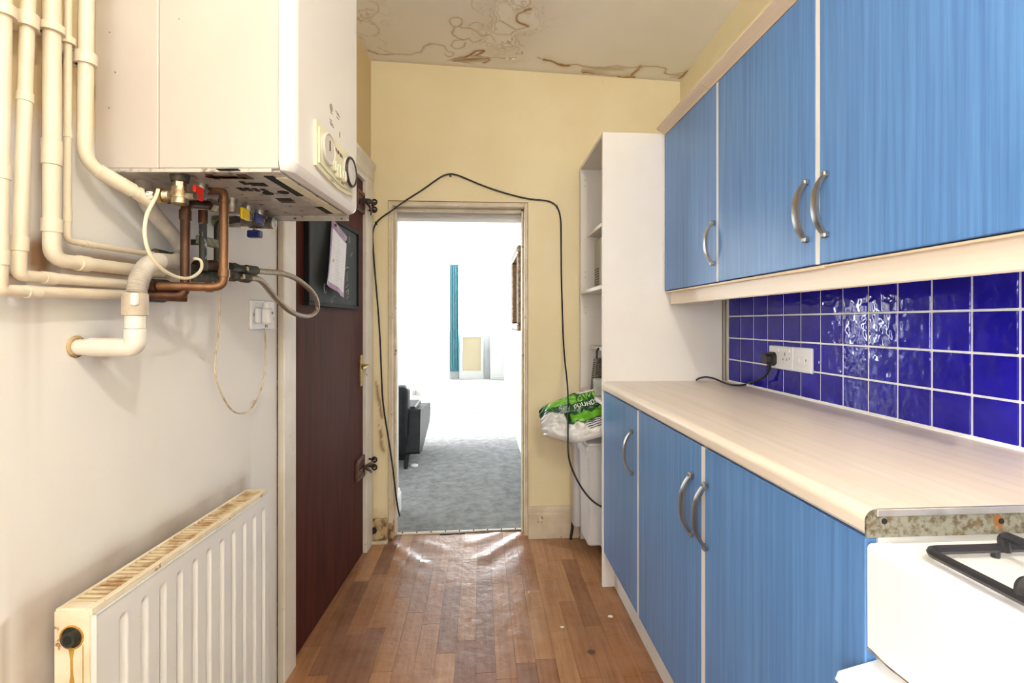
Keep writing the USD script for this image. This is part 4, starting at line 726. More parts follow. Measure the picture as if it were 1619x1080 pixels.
# ------------------------------------------------------------------ left wall: radiator
RS0, RS1, RZ0, RZ1 = 0.786, 1.352, 0.16, 0.752
ra = thing('radiator', 'white ribbed panel radiator with a rusty top grille on the left wall', 'radiator', (0.035, (RS0 + RS1) / 2, 0.13), 'L')
gs, gz = np.linspace(RS0 + 0.004, RS1, 240), np.r_[np.linspace(RZ0, RZ0 + 0.05, 8), np.linspace(RZ0 + 0.06, RZ1 - 0.06, 4), np.linspace(RZ1 - 0.055, RZ1 - 0.012, 14)]
S, Z = np.meshgrid(gs, gz, indexing='ij'); first = LP(199, 1050, 0.1)[1]; pitch = (LP(418, 830, 0.1)[1] - first) / 10
ph = ((S - first) / pitch + 0.24) % 1.0; tz = 1 - np.clip(np.minimum(ph / 0.06, (0.32 - ph) / 0.15), 0, 1)
ins = np.clip(np.minimum(np.minimum((RZ1 - 0.042 - Z) / 0.012, (Z - RZ0 - 0.035) / 0.012), np.minimum((S - RS0 - 0.03) / 0.01, (RS1 - 0.012 - S) / 0.008)), 0, 1)
hgt = 0.0995 - 0.0110 * ins * (1 - tz); P = np.stack([hgt, S, Z], -1); fv, ff = gridmesh(P)
part(ra, 'front_panel', cat((fv, ff), box(0.080, RS0 + 0.004, RZ0, 0.0905, RS1, RZ1 - 0.012), box(0.085, RS0 + 0.004, RZ1 - 0.0135, 0.0995, RS1, RZ1 - 0.012), box(0.085, RS0 + 0.004, RZ0 - 0.001, 0.0995, RS1, RZ0), box(0.085, RS0 + 0.0025, RZ0, 0.0995, RS0 + 0.0045, RZ1 - 0.012), box(0.085, RS1 - 0.001, RZ0, 0.0995, RS1 + 0.001, RZ1 - 0.012)), 'radiator_front', 25)
part(ra, 'back_panel', box(0.034, RS0 + 0.003, RZ0, 0.044, RS1, RZ1 - 0.015), 'radiator_front')
part(ra, 'fins', box(0.048, RS0 + 0.02, RZ0 + 0.03, 0.080, RS1 - 0.02, RZ1 - 0.04), 'dust_dark')
gr = part(ra, 'top_grille', cat(box(0.034, RS0, RZ1 - 0.010, 0.041, RS1 + 0.002, RZ1, 0.0015), box(0.083, RS0, RZ1 - 0.012, 0.0935, RS1 + 0.002, RZ1, 0.0015), box(0.041, RS0, RZ1 - 0.010, 0.083, RS0 + 0.022, RZ1, 0.0015), box(0.041, RS1 - 0.012, RZ1 - 0.010, 0.083, RS1 + 0.002, RZ1, 0.0015)), 'radiator_cream')
for k in range(40):
    s = RS0 + 0.028 + (RS1 - RS0 - 0.046) * k / 39; part(ra, 'slat', box(0.040, s - 0.0033, RZ1 - 0.008, 0.084, s + 0.0033, RZ1 - 0.0012, 0.001), 'radiator_rust')
side = [(0.034, RZ0), (0.0905, RZ0), (0.0905, RZ1 - 0.004), (0.034, RZ1 - 0.004)]
pc = LP(122, 1002, 0.062); 
q = Polygon(side).difference(Polygon([(0.062 + 0.0185 * math.cos(a), pc[2] + 0.0185 * math.sin(a)) for a in np.linspace(0, 2 * np.pi, 28)[:-1]]))
part(ra, 'side_panel', extrude(q, 1, RS0 - 0.001, RS0 + 0.002), 'radiator_cream'); part(ra, 'side_panel', box(0.034, RS1 + 0.001, RZ0, 0.0905, RS1 + 0.003, RZ1 - 0.004), 'radiator_cream')
part(ra, 'plug', cat(cyl((0.062, RS0 + 0.002, pc[2]), (0.062, RS0 + 0.03, pc[2]), 0.0195, n=22), lathe([(0, 0.008), (0, 0.0115), (0.010, 0.0125), (0.012, 0.016)], (0.062, RS0 - 0.009, pc[2]), (0.062, RS0 + 0.02, pc[2]), 20)), 'dark_fitting', 30, label='dark corroded end plug'); part(ra, 'plug_recess', cyl((0.062, RS0 - 0.0095, pc[2]), (0.062, RS0 - 0.006, pc[2]), 0.0075, n=16), 'dark_slot')
part(ra, 'rust_ring', torus((0.062, RS0 - 0.001, pc[2]), (0, 1, 0), 0.0185, 0.0016, 22, 6), 'rust_drip', True)
dp = [(0.0575, pc[2] - 0.020), (0.0665, pc[2] - 0.020), (0.064, pc[2] - 0.035), (0.0645, pc[2] - 0.06), (0.0675, pc[2] - 0.078), (0.0615, pc[2] - 0.088), (0.058, pc[2] - 0.078), (0.0605, pc[2] - 0.06), (0.06, pc[2] - 0.035)]
part(ra, 'rust_drip', extrude(dp, 1, RS0 - 0.0016, RS0 - 0.0005), 'rust_drip')
part(ra, 'seam', box(0.080, RS0 - 0.0014, pc[2] - 0.085, 0.0812, RS0, pc[2] - 0.012), 'rust_drip'); part(ra, 'seam', box(0.044, RS0 - 0.0014, pc[2] - 0.0862, 0.0812, RS0, pc[2] - 0.085), 'dust_dark')
for s in (RS0 + 0.12, RS1 - 0.12): part(ra, 'bracket', box(0.0, s - 0.012, RZ0 + 0.05, 0.036, s + 0.012, RZ1 - 0.08), 'radiator_front')
part(ra, 'feed_pipe', tube(fillet([(0.062, RS1 - 0.03, RZ0 + 0.03), (0.062, RS1 + 0.045, RZ0 + 0.03), (0.062, RS1 + 0.045, 0.0)], 0.02), 0.0075, 12), 'pipe_white', 40)

# ------------------------------------------------------------------ chalkboard and timetable on the brown door
cbd = thing('chalkboard', 'small black-framed chalkboard hung on the brown door', 'chalkboard', (0, 2.108, 1.285), 'L')
S0, S1, Z0, Z1 = 1.808, 2.412, 1.285, 1.672
part(cbd, 'board', box(-0.003, S0 + 0.01, Z0 + 0.01, 0.010, S1 - 0.01, Z1 - 0.01), 'chalkboard')
for b in ((S0, Z0, S1, Z0 + 0.016), (S0, Z1 - 0.016, S1, Z1), (S0, Z0 + 0.016, S0 + 0.016, Z1 - 0.016), (S1 - 0.016, Z0 + 0.016, S1, Z1 - 0.016)): part(cbd, 'frame_rail', box(-0.003, b[0], b[1], 0.018, b[2], b[3], 0.002), 'frame_black')
def stroke(pts, r=0.0016): return tube(spline([(0.0103, LP(x, y, 0.011)[1], LP(x, y, 0.011)[2]) for x, y in pts], 12), r, 5)
ck = [[(514, 449), (512.5, 457), (514, 463), (516, 461)], [(523, 478), (526, 472), (531, 468)], [(524, 480), (528, 475)], [(545, 428), (549, 423), (552, 424)], [(547, 455), (551, 450)], [(547, 462), (551, 459), (550, 466)], [(548, 473), (551, 469)], [(553, 374), (553, 384)], [(549, 430), (549, 446)], [(557, 400), (554, 405)]]
part(cbd, 'chalk_marks', cat(*[stroke(c) for c in ck]), 'chalk')
tt = thing('timetable', 'purple-edged printed sheet of rows pinned askew on the chalkboard', 'paper', (0.02, 2.05, 1.33), 'L')
cr = [np.array(LP(*q, h)) for q, h in (((525, 344), 0.020), ((548.5, 374), 0.026), ((545, 471), 0.046), ((516.5, 449), 0.040))]
def pat(u, v, off=0.0):
    p = (1 - u) * (1 - v) * cr[0] + u * (1 - v) * cr[1] + u * v * cr[2] + (1 - u) * v * cr[3]
    return p + np.array([off + 0.005 * math.sin(u * 9 + v * 3) * v, 0, 0])
def sheet(u0, u1, v0, v1, off, n=12, m=14, th=0.0006):
    a = np.array([[pat(u, v, off) for v in np.linspace(v0, v1, m)] for u in np.linspace(u0, u1, n)]); f, q = gridmesh(a, True); g, r = gridmesh(a - (th, 0, 0)); return cat((f, q), (g, r))
part(tt, 'sheet', sheet(0, 1, 0, 1, 0), 'paper_purple', 60); part(tt, 'table', sheet(0.08, 0.96, 0.14, 0.93, 0.0007), 'paper_white', 60)
lines = [sheet(0.10 + 0.29 * c, 0.10 + 0.29 * c + rng.uniform(0.12, 0.24), 0.17 + 0.045 * k, 0.180 + 0.045 * k, 0.0014, 3, 2) for k in range(17) for c in range(3)]
part(tt, 'printed_rows', cat(*lines), 'dial_grey', kind='stuff'); part(tt, 'printed_title', sheet(0.35, 0.8, 0.04, 0.09, 0.0008, 4, 2), 'print_grey')
for u, v in ((0.2, 0.06), (0.96, 0.10)): q = pat(u, v, 0.001); part(tt, 'pin', rbox(q[0] - 0.001, q[1] - 0.006, q[2] - 0.006, q[0] + 0.007, q[1] + 0.006, q[2] + 0.006, 0.004), 'bolt_plate' if u < 0.5 else 'black_plastic', 40)
q = pat(0.28, 0.58, 0.001); part(tt, 'highlight', box(q[0], q[1] - 0.008, q[2] - 0.007, q[0] + 0.002, q[1] + 0.006, q[2] + 0.005), 'pin_yellow')
# ------------------------------------------------------------------ right side: tall unit
XF, YT0, YT1 = 0.560, 2.181, 2.690
def bow(x, y, z0, z1, out=-1):
    """satin bow handle on a door facing -x: (x of the door face, y, from z0 to z1)"""
    h = z1 - z0; t = np.linspace(0, 1, 15); o = 0.030 * (1 - np.abs(2 * t - 1) ** 2.6); w = 0.0072 + 0.0032 * np.sin(np.pi * t)
    rings = []
    for k in range(15):
        cx, cz = x - o[k] - 0.003, z0 + h * t[k]; th = 0.0042
        rings.append([[cx - th, y - w[k], cz], [cx - th * 1.3, y, cz], [cx - th, y + w[k], cz], [cx + th, y + w[k] * 0.9, cz], [cx + th, y - w[k] * 0.9, cz]])
    v = np.array(rings).reshape(-1, 3); n = 5; i, j = np.meshgrid(np.arange(14), np.arange(n), indexing='ij')
    q = np.stack([i * n + j, (i + 1) * n + j, (i + 1) * n + (j + 1) % n, i * n + (j + 1) % n], -1).reshape(-1, 4); e = 14 * n
    f = np.vstack([q[:, [0, 1, 2]], q[:, [0, 2, 3]], [[0, 1, 2], [0, 2, 3], [0, 3, 4]], [[e, e + 2, e + 1], [e, e + 3, e + 2], [e, e + 4, e + 3]]])
    return cat((v, f), box(x - 0.014, y - 0.008, z0 - 0.004, x, y + 0.008, z0 + 0.012, 0.003), box(x - 0.014, y - 0.008, z1 - 0.012, x, y + 0.008, z1 + 0.004, 0.003))
tu = thing('shelf_unit', 'tall white open shelf unit standing against the end wall', 'shelf unit', (0.85, 2.43, 0))
part(tu, 'side_panel', box(XF, YT0, 0, XR - 0.022, YT0 + 0.018, 2.098, 0.0015), 'unit_white'); part(tu, 'side_panel', box(XF, YT1 - 0.018, 0, XR - 0.022, YT1, 2.098, 0.0015), 'unit_white')
part(tu, 'top', box(XF, YT0 + 0.018, 2.080, XR - 0.022, YT1 - 0.018, 2.098, 0.0015), 'unit_white'); part(tu, 'back_panel', box(XR - 0.026, YT0 + 0.018, 0.0, XR - 0.022, YT1 - 0.018, 2.08), 'unit_white')
for xf, z in ((0.600, 1.700), (XF + 0.001, 1.378), (0.615, 1.075), (XF + 0.001, 0.835), (0.60, 0.10)): part(tu, 'shelf', box(xf, YT0 + 0.018, z, XR - 0.026, YT1 - 0.018, z + 0.018, 0.0015), 'unit_white')
for x, y in ((925, 285), (925, 294), (925.5, 430), (925.5, 439), (926, 486), (926, 495)):
    q = onY(x, y, YT1 - 0.018); part(tu, 'peg_hole', cyl((q[0], YT1 - 0.0186, q[2]), (q[0], YT1 - 0.017, q[2]), 0.0026, n=8), 'print_grey')
part(tu, 'edge_strip', box(XR - 0.020, YT0 - 0.003, 0.949, XR - 0.006, YT0 + 0.012, 1.36, 0.002), 'microwave_grey')

mw = thing('microwave', 'beige-grey microwave with a vented side on the shelf of the tall unit', 'microwave', (0.8, 2.48, 1.397))
part(mw, 'casing', box(0.622, 2.275, 1.399, 0.93, 2.60, 1.668, 0.008), 'microwave_grey'); part(mw, 'door', box(0.625, 2.250, 1.405, 0.925, 2.2745, 1.662, 0.005), 'carcass_white')
vh = []
for i in range(7):
    for j in range(6): y, z = 2.585 - 0.017 * j, 1.425 + 0.0135 * i; vh.append(box(0.6214, y - 0.0045, z - 0.0035, 0.6222, y + 0.0045, z + 0.0035))
part(mw, 'vent_holes', cat(*vh), 'dark_slot', kind='stuff')
for x in (0.66, 0.89):
    for y in (2.30, 2.57): part(mw, 'foot', cyl((x, y, 1.3955), (x, y, 1.400), 0.01, n=10), 'black_plastic')

jar = thing('glass_jar', 'small clear glass tumbler on the shelf beside the green bag', 'glass', (0.592, 2.36, 0.853))
part(jar, 'glass', lathe([(0, 0.0), (0.0, 0.028), (0.085, 0.036), (0.085, 0.033), (0.006, 0.026), (0.006, 0.0)], (0.592, 2.36, 0.8535), (0.592, 2.36, 0.95), 20), 'glass', 35); part(jar, 'contents', cyl((0.592, 2.36, 0.860), (0.592, 2.36, 0.905), 0.0255, 0.028, n=16), 'verdigris')
gt = thing('grater', 'metal box grater with a black handle inside the tall unit', 'grater', (0.632, 2.47, 0.853))
def frus(cx, cy, z0, z1, a0, b0, a1, b1):
    m = trimesh.convex.convex_hull(np.array([[cx + sx * a, cy + sy * b, z] for a, b, z in ((a0, b0, z0), (a1, b1, z1)) for sx in (-1, 1) for sy in (-1, 1)])); return m.vertices, m.faces
part(gt, 'body', frus(0.632, 2.47, 0.8535, 1.035, 0.055, 0.045, 0.038, 0.030), 'grater_metal')
gd = []
for i in range(14):
    for j in range(7):
        z = 0.875 + 0.0115 * i; k = (z - 0.8535) / 0.18; gd.append(box(0.632 + (j - 3 + 0.5 * (i % 2)) * 0.010 * (1 - 0.3 * k) - 0.0022, 2.47 - 0.045 + 0.015 * k - 0.0012, z - 0.0022, 0.632 + (j - 3 + 0.5 * (i % 2)) * 0.010 * (1 - 0.3 * k) + 0.0022, 2.47 - 0.045 + 0.015 * k + 0.004, z + 0.0022))
        gd.append(box(0.632 - 0.055 + 0.017 * k - 0.0012, 2.47 + (j - 3 + 0.5 * (i % 2)) * 0.009 * (1 - 0.3 * k) - 0.002, z - 0.0022, 0.632 - 0.055 + 0.017 * k + 0.004, 2.47 + (j - 3 + 0.5 * (i % 2)) * 0.009 * (1 - 0.3 * k) + 0.002, z + 0.0022))
part(gt, 'grater_teeth', cat(*gd), 'dark_slot', kind='stuff')
part(gt, 'handle', tube(fillet([(0.602, 2.47, 1.03), (0.605, 2.47, 1.085), (0.659, 2.47, 1.085), (0.662, 2.47, 1.03)], 0.018), 0.006, 10), 'black_plastic', 40)

# storage boxes and the bag on them
def crate(name, label, x0, x1, y0, y1, z0, z1, lidm, tap=0.022):
    t = thing(name, label, 'storage box', ((x0 + x1) / 2, (y0 + y1) / 2, z0)); cx, cy = (x0 + x1) / 2, (y0 + y1) / 2
    ax, ay = (x1 - x0) / 2, (y1 - y0) / 2; zl = z1 - 0.035
    def ring(z, d): return rbox_loop(cx, cy, ax - d, ay - d, z)
    lv = [ring(z0, tap + 0.008), ring(z0 + 0.004, tap), ring(zl - 0.03, 0.012), ring(zl - 0.03, 0.004), ring(zl, 0.002), ring(zl, 0.010), ring(zl - 0.03, 0.016), ring(z0 + 0.008, tap + 0.004)]
    n = len(lv[0]); v = np.vstack(lv); k = len(lv); i, j = np.meshgrid(np.arange(k - 1), np.arange(n), indexing='ij')
    q = np.stack([i * n + j, i * n + (j + 1) % n, (i + 1) * n + (j + 1) % n, (i + 1) * n + j], -1).reshape(-1, 4); f = np.vstack([q[:, [0, 1, 2]], q[:, [0, 2, 3]], [[0, a + 1, a] for a in range(1, n - 1)], [[e := (k - 1) * n, e + a, e + a + 1] for a in range(1, n - 1)]])
    part(t, 'tub', (v, f), 'box_clear', 30)
    L = [ring(zl + 0.0005, 0.0), ring(zl + 0.022, 0.002), ring(zl + 0.024, 0.012), ring(zl + 0.034, 0.016), ring(zl + 0.035, 0.022)]
    v = np.vstack(L); k = len(L); i, j = np.meshgrid(np.arange(k - 1), np.arange(n), indexing='ij'); q = np.stack([i * n + j, i * n + (j + 1) % n, (i + 1) * n + (j + 1) % n, (i + 1) * n + j], -1).reshape(-1, 4); e = (k - 1) * n
    part(t, 'lid', (v, np.vstack([q[:, [0, 1, 2]], q[:, [0, 2, 3]], [[0, a + 1, a] for a in range(1, n - 1)], [[e, e + a, e + a + 1] for a in range(1, n - 1)]])), lidm, 30)
    for d in np.linspace(-0.8, 0.8, 6): part(t, 'rim_rib', box(cx + d * ax - 0.001, y0 + 0.002, zl - 0.028, cx + d * ax + 0.001, y0 + 0.011, zl - 0.002), 'box_clear')
    return t
def rbox_loop(cx, cy, ax, ay, z, r=0.016, n=5):
    p = []
    for sx, sy, a0 in ((1, -1, -90), (1, 1, 0), (-1, 1, 90), (-1, -1, 180)):
        for a in np.radians(np.linspace(a0, a0 + 90, n)): p.append((cx + sx * (ax - r) + r * math.cos(a), cy + sy * (ay - r) + r * math.sin(a), z))
    return np.array(p)
b1 = crate('storage_box', 'clear plastic storage box with a clear lid, nearer of the two under the green bag', 0.508, 0.90, 2.315, 2.535, 0.1185, 0.625, 'box_clear', 0.02)
part(b1, 'contents', rbox(0.575, 2.36, 0.135, 0.80, 2.49, 0.27, 0.03), 'box_contents', 40); part(b1, 'contents', rbox(0.60, 2.37, 0.272, 0.78, 2.48, 0.345, 0.025), 'box_contents', 40)
b2 = crate('storage_box', 'narrow plastic storage box with a blue lid against the end wall panel', 0.488, 0.86, 2.545, 2.668, 0.1185, 0.625, 'lid_blue', 0.012)
U, V = np.meshgrid(np.linspace(-1, 1, 61), np.linspace(-1, 1, 61), indexing='ij')
lump = meshkit.fbm(np.stack([U * 2.2, V * 2.2, 0 * U], -1), 4, 31) - 0.5
th = 0.072 * np.clip(1 - np.abs(U) ** 2.6, 0, 1) ** 0.55 * np.clip(1 - np.abs(V) ** 3.0, 0, 1) ** 0.6 * (1 + 1.1 * lump + 0.9 * (np.abs(meshkit.fbm(np.stack([U * 5, V * 5, 0 * U], -1), 3, 5) - 0.5) - 0.1)) + 0.004 * np.abs(lump) + 0.0006
bw_, bh_ = 0.205, 0.128
bx_, by_ = U * bw_, V * bh_ * (1 - 0.10 * np.abs(U) ** 3 - 0.42 * np.clip(-U - 0.1, 0, 1) ** 1.3) + 0.03 * np.clip(-U - 0.2, 0, 1)
crimp = np.clip((np.abs(U) - 0.80) / 0.2, 0, 1) * 0.012 * np.sin(V * 17)
front, back = np.stack([bx_, by_, th + crimp], -1), np.stack([bx_, by_, -th * 0.8 + crimp], -1)
def bagcol(u, v, nn):
    c = np.zeros(u.shape + (3,)); c[:] = (0.80, 0.80, 0.78); w = v + 0.10 * np.sin(u * 4 + 0.6) + 0.25 * (nn - 0.5)
    dk = (w > -0.34) & (w < 0.90); c[dk] = (0.010, 0.085, 0.022)
    br = ((w > 0.40) & (w < 0.78) & (u < 0.05) & (u > -0.75)) | ((w > -0.30) & (w < -0.06) & (u > -0.15)); c[br] = (0.16, 0.47, 0.035)
    wh = (u < -0.28) & (w > -0.36) & (w < -0.04 - 0.4 * (u + 0.28)); c[wh] = (0.72, 0.73, 0.70)
    gy = (u > -0.42) & (u < -0.10) & (w > 0.02) & (w < 0.42) & (nn > 0.44); c[gy] = (0.20, 0.27, 0.23); return c
tint = bagcol(U, V, meshkit.fbm(np.stack([U * 5, V * 5, 0 * U], -1), 3, 17))
v1, f1 = gridmesh(front); v2, f2 = gridmesh(back, True)
ez = np.array([-0.42, -0.75, 0.51]); ez /= np.linalg.norm(ez); ex = np.array([0.88, -0.30, 0.30]); ex -= ez * (ex @ ez); ex /= np.linalg.norm(ex); ey = np.cross(ez, ex); RB = np.stack([ex, ey, ez], 1)
TB = np.array([0.500, 2.405, 0.741])
bag = thing('plastic_bag', 'green and white plastic food bag lying on the storage boxes', 'bag', (0.50, 2.405, 0.61))
v, f = place(cat((v1, f1), (v2, f2)), RB, TB); part(bag, 'film', (v, f), 'bag_film', True, primvar=('tint', np.vstack([tint.reshape(-1, 3), np.tile((0.78, 0.78, 0.76), (len(v2), 1))])))
from scipy.interpolate import RegularGridInterpolator
rgi = RegularGridInterpolator((np.linspace(-1, 1, 61), np.linspace(-1, 1, 61)), th + crimp, bounds_error=False, fill_value=0.0)
def on_bag(m, x, y, rot=0.0, lift=0.0035):
    v, f = arr(trimesh.Trimesh(*arr(m)).subdivide_to_size(0.008)); c, s = math.cos(rot), math.sin(rot)
    px, py = x + v[:, 0] * c - v[:, 1] * s, y + v[:, 0] * s + v[:, 1] * c
    return place((np.stack([px, py, rgi(np.stack([px / bw_, py / bh_], 1)) + lift + v[:, 2]], 1), f), RB, TB)
part(bag, 'lettering', on_bag(meshkit.text_mesh('Bewi', 0.042, 0.0006, True), -0.020, 0.040, 0.12), 'print_green', False, label='bright green lettering')
part(bag, 'lettering', on_bag(meshkit.text_mesh('POUNDS,', 0.021, 0.0006, True), 0.000, 0.004, 0.16), 'print_white', False, label='white lettering')
part(bag, 'small_print', cat(*[on_bag(box(0, -0.0016, 0, 0.09 - 0.012 * (k % 2), 0.0016, 0.0004), 0.03 + 0.004 * k, -0.058 - 0.0085 * k, 0.12) for k in range(5)]), 'print_dark', kind='stuff')

# worktop, base cabinets, wall cabinets
WZ, YW0 = 0.949, 0.664
wt = thing('worktop', 'pale beech-effect worktop running along the tiled wall', 'worktop', (0.85, 1.42, 0.909))
prof = [(XF + 0.02, 0.909), (XF + 0.004, 0.909), (XF - 0.003, 0.916)]
for a in np.radians(np.linspace(180, 90, 8)): prof.append((XF + 0.014 + 0.018 * math.cos(a), 0.931 + 0.018 * math.sin(a)))
prof += [(XR - 0.007, WZ), (XR - 0.007, 0.909)]
part(wt, 'top', extrude(prof, 1, YW0, YT0 - 0.0005), 'beech', 30)
es = thing('edging_strip', 'rusty metal edging strip screwed to the end of the worktop', 'edging', (0.85, YW0, 0.908))
pr2 = [(XF - 0.003, 0.9085)] + [(XF + 0.014 + 0.0175 * math.cos(a), 0.931 + 0.0175 * math.sin(a)) for a in np.radians(np.linspace(180, 90, 8))] + [(XR - 0.01, WZ - 0.0005), (XR - 0.01, 0.9085)]
part(es, 'strip', extrude(pr2, 1, YW0 - 0.004, YW0 - 0.0003), 'rusty_strip')
part(es, 'top_lip', cat(box(XF + 0.012, YW0 - 0.006, WZ - 0.010, XR - 0.01, YW0 - 0.001, WZ + 0.0006, 0.001)), 'steel_strip')
for px in (1398, 1583): q = onY(px, 824, YW0 - 0.004); part(es, 'screw', lathe([(0, 0.0045), (0.0015, 0.004), (0.0015, 0.0)], (q[0], YW0 - 0.0035, q[2]), (q[0], YW0 - 0.01, q[2]), 10), 'dark_slot')

def blue_door(t, x, y0, y1, z0, z1, hy, hz0, hz1, depth):
    d = part(t, 'door', box(x, y0, z0, x + 0.018, y1, z1, 0.0018), 'blue_door'); part(d, 'edging', box(x + 0.0005, y0 + 0.001, z0 - 0.0006, x + 0.018, y1 - 0.001, z0), 'blue_edge'); part(d, 'handle', bow(x, hy, hz0, hz1), 'satin_steel', 35, label='satin bow handle')
XD, BZ0, BZ1 = XF + 0.005, 0.165, 0.903
def base(name, label, y0, y1, doors, gaps):
    t = thing(name, label, 'cabinet', ((XD + XR) / 2, (y0 + y1) / 2, 0.15))
    part(t, 'body', cat(box(XD + 0.0185, y0 + 0.0005, 0.15, XR - 0.03, y0 + 0.018, 0.9085), box(XD + 0.0185, y1 - 0.018, 0.15, XR - 0.03, y1 - 0.0005, 0.9085), box(XD + 0.0185, y0 + 0.018, 0.15, XR - 0.03, y1 - 0.018, 0.168), box(XD + 0.0185, y0 + 0.018, 0.86, XD + 0.10, y1 - 0.018, 0.9085), box(XD + 0.0185, (y0 + y1) / 2 - 0.02, 0.168, XD + 0.04, (y0 + y1) / 2 + 0.02, 0.86), box(XR - 0.04, y0 + 0.018, 0.168, XR - 0.03, y1 - 0.018, 0.9085)), 'carcass_white')
    for a, b, hy in doors: blue_door(t, XD, a, b, BZ0, BZ1, hy, 0.655, 0.817, 0)
    for g in gaps: part(t, 'edge_strip', box(XD + 0.0008, g - 0.0100, BZ0, XD + 0.0184, g + 0.0100, BZ1), 'carcass_white')
    return t
base('base_cabinet', 'single blue base cabinet next to the tall shelf unit', 1.689, 2.178, [(1.7105, 2.176, 1.757)], [1.7000])
base('base_cabinet', 'double blue base cabinet next to the white cooker', 0.670, 1.6885, [(0.672, 1.1795, 1.166), (1.2005, 1.6885, 1.246)], [1.1900])
pn = thing('plinth', 'scuffed white plinth board under the blue base cabinets', 'plinth', (0.624, 1.42, 0))
part(pn, 'board', box(0.616, YW0, 0.002, 0.632, 2.18, 0.1495, 0.001), 'carcass_white')
XU, UZ0, UZ1 = 0.850, 1.367, 2.088
def wallcab(label, y0, y1, doors, gaps):
    t = thing('wall_cabinet', label, 'cabinet', ((XU + XR) / 2, (y0 + y1) / 2, UZ0 - 0.003))
    part(t, 'body', cat(box(XU + 0.0185, y0 + 0.0005, UZ0 - 0.003, XR - 0.001, y1 - 0.0005, UZ0 + 0.015), box(XU + 0.0185, y0 + 0.0005, UZ1 - 0.014, XR - 0.001, y1 - 0.0005, UZ1), box(XU + 0.0185, y0 + 0.0005, UZ0 + 0.015, XR - 0.001, y0 + 0.018, UZ1 - 0.014), box(XU + 0.0185, y1 - 0.018, UZ0 + 0.015, XR - 0.001, y1 - 0.0005, UZ1 - 0.014), box(XU + 0.0185, (y0 + y1) / 2 - 0.02, UZ0 + 0.015, XU + 0.04, (y0 + y1) / 2 + 0.02, UZ1 - 0.014)), 'carcass_white')
    for a, b, hy in doors: blue_door(t, XU, a, b, UZ0, UZ1 - 0.002, hy, 1.432, 1.588, 0)
    for g in gaps: part(t, 'edge_strip', box(XU + 0.0008, g - 0.0075, UZ0, XU + 0.0184, g + 0.0075, UZ1 - 0.002), 'carcass_white')
wallcab('single blue wall cabinet beside the tall shelf unit', 1.672, 2.178, [(1.688, 2.176, 1.705)], [1.6800])
wallcab('double blue wall cabinet above the worktop, nearest the camera', 0.66, 1.6715, [(0.664, 1.155, 1.128), (1.171, 1.6715, 1.200)], [1.1630])
cn = thing('cornice', 'pinkish beech cornice along the top of the blue wall cabinets', 'cornice', (0.83, 1.4, UZ1))
cpf = [(XU + 0.03, UZ1 + 0.0005), (XU + 0.0, UZ1 + 0.0005), (XU - 0.006, UZ1 + 0.005), (XU - 0.034, UZ1 + 0.020), (XU - 0.040, UZ1 + 0.024), (XU - 0.040, UZ1 + 0.030), (XU + 0.03, UZ1 + 0.030)]
part(cn, 'moulding', extrude(cpf, 1, 1.742, 2.172), 'beech_pink'); part(cn, 'moulding', extrude(cpf, 1, 0.66, 1.7405), 'beech_pink')
lr = thing('light_rail', 'pale beech light rail under the blue wall cabinets', 'rail', (0.88, 1.4, 1.30))
part(lr, 'rail', box(0.868, 0.66, 1.303, 0.886, 2.150, 1.3635, 0.003), 'beech'); part(lr, 'end_rail', box(0.886, 2.132, 1.303, 1.06, 2.150, 1.3635, 0.003), 'beech'); part(lr, 'trim_strip', box(0.853, 1.145, 1.3560, 0.8678, 2.165, 1.3640, 0.001), 'beech_pink'); part(lr, 'trim_strip', box(0.853, 0.66, 1.3590, 0.8678, 1.143, 1.3640, 0.001), 'beech_pink')
# sockets and plug on the tiles
XT = XR - 0.0098
def plate(name, label, y0, y1, z0, z1): t = thing(name, label, 'socket', (XT, (y0 + y1) / 2, z0)); part(t, 'faceplate', box(XT - 0.009, y0, z0, XT + 0.0015, y1, z1, 0.003), 'socket_white'); return t
XS = XT - 0.009
t = plate('socket', 'white double socket on the blue tiles holding a black plug', 1.676, 1.822, 1.043, 1.131)
for y, z, h in ((1.722, 1.102, 0.006), (1.711, 1.082, 0.0035), (1.733, 1.082, 0.0035), (1.6965, 1.087, 0.003)): part(t, 'socket_hole', box(XS - 0.0005, y - 0.003, z - h, XS + 0.001, y + 0.003, z + h), 'print_grey')
for y in (1.700, 1.764): part(t, 'rocker_switch', box(XS - 0.003, y - 0.006, 1.110, XS + 0.001, y + 0.006, 1.124, 0.001), 'socket_white')
t = plate('fused_spur', 'single white spur plate on the blue tiles beside the double socket', 1.577, 1.6745, 1.043, 1.131)
part(t, 'socket_hole', box(XS - 0.0005, 1.603, 1.083, XS + 0.001, 1.608, 1.091), 'print_grey'); part(t, 'rocker_switch', box(XS - 0.003, 1.640, 1.078, XS + 0.001, 1.653, 1.098, 0.001), 'socket_white'); part(t, 'fuse_holder', box(XS - 0.0015, 1.612, 1.074, XS + 0.001, 1.632, 1.098, 0.001), 'socket_white')
pg = thing('black_plug', 'black three-pin plug in the tiled-wall socket, its cable on the worktop', 'plug', (XS, 1.80, 1.05))
pg0 = np.array([XS, 1.795, 1.081])
hexy = [(pg0[1] + y, pg0[2] + z) for y, z in ((-0.024, -0.018), (-0.024, 0.012), (-0.014, 0.025), (0.014, 0.025), (0.024, 0.012), (0.024, -0.018), (0.012, -0.027), (-0.012, -0.027))]
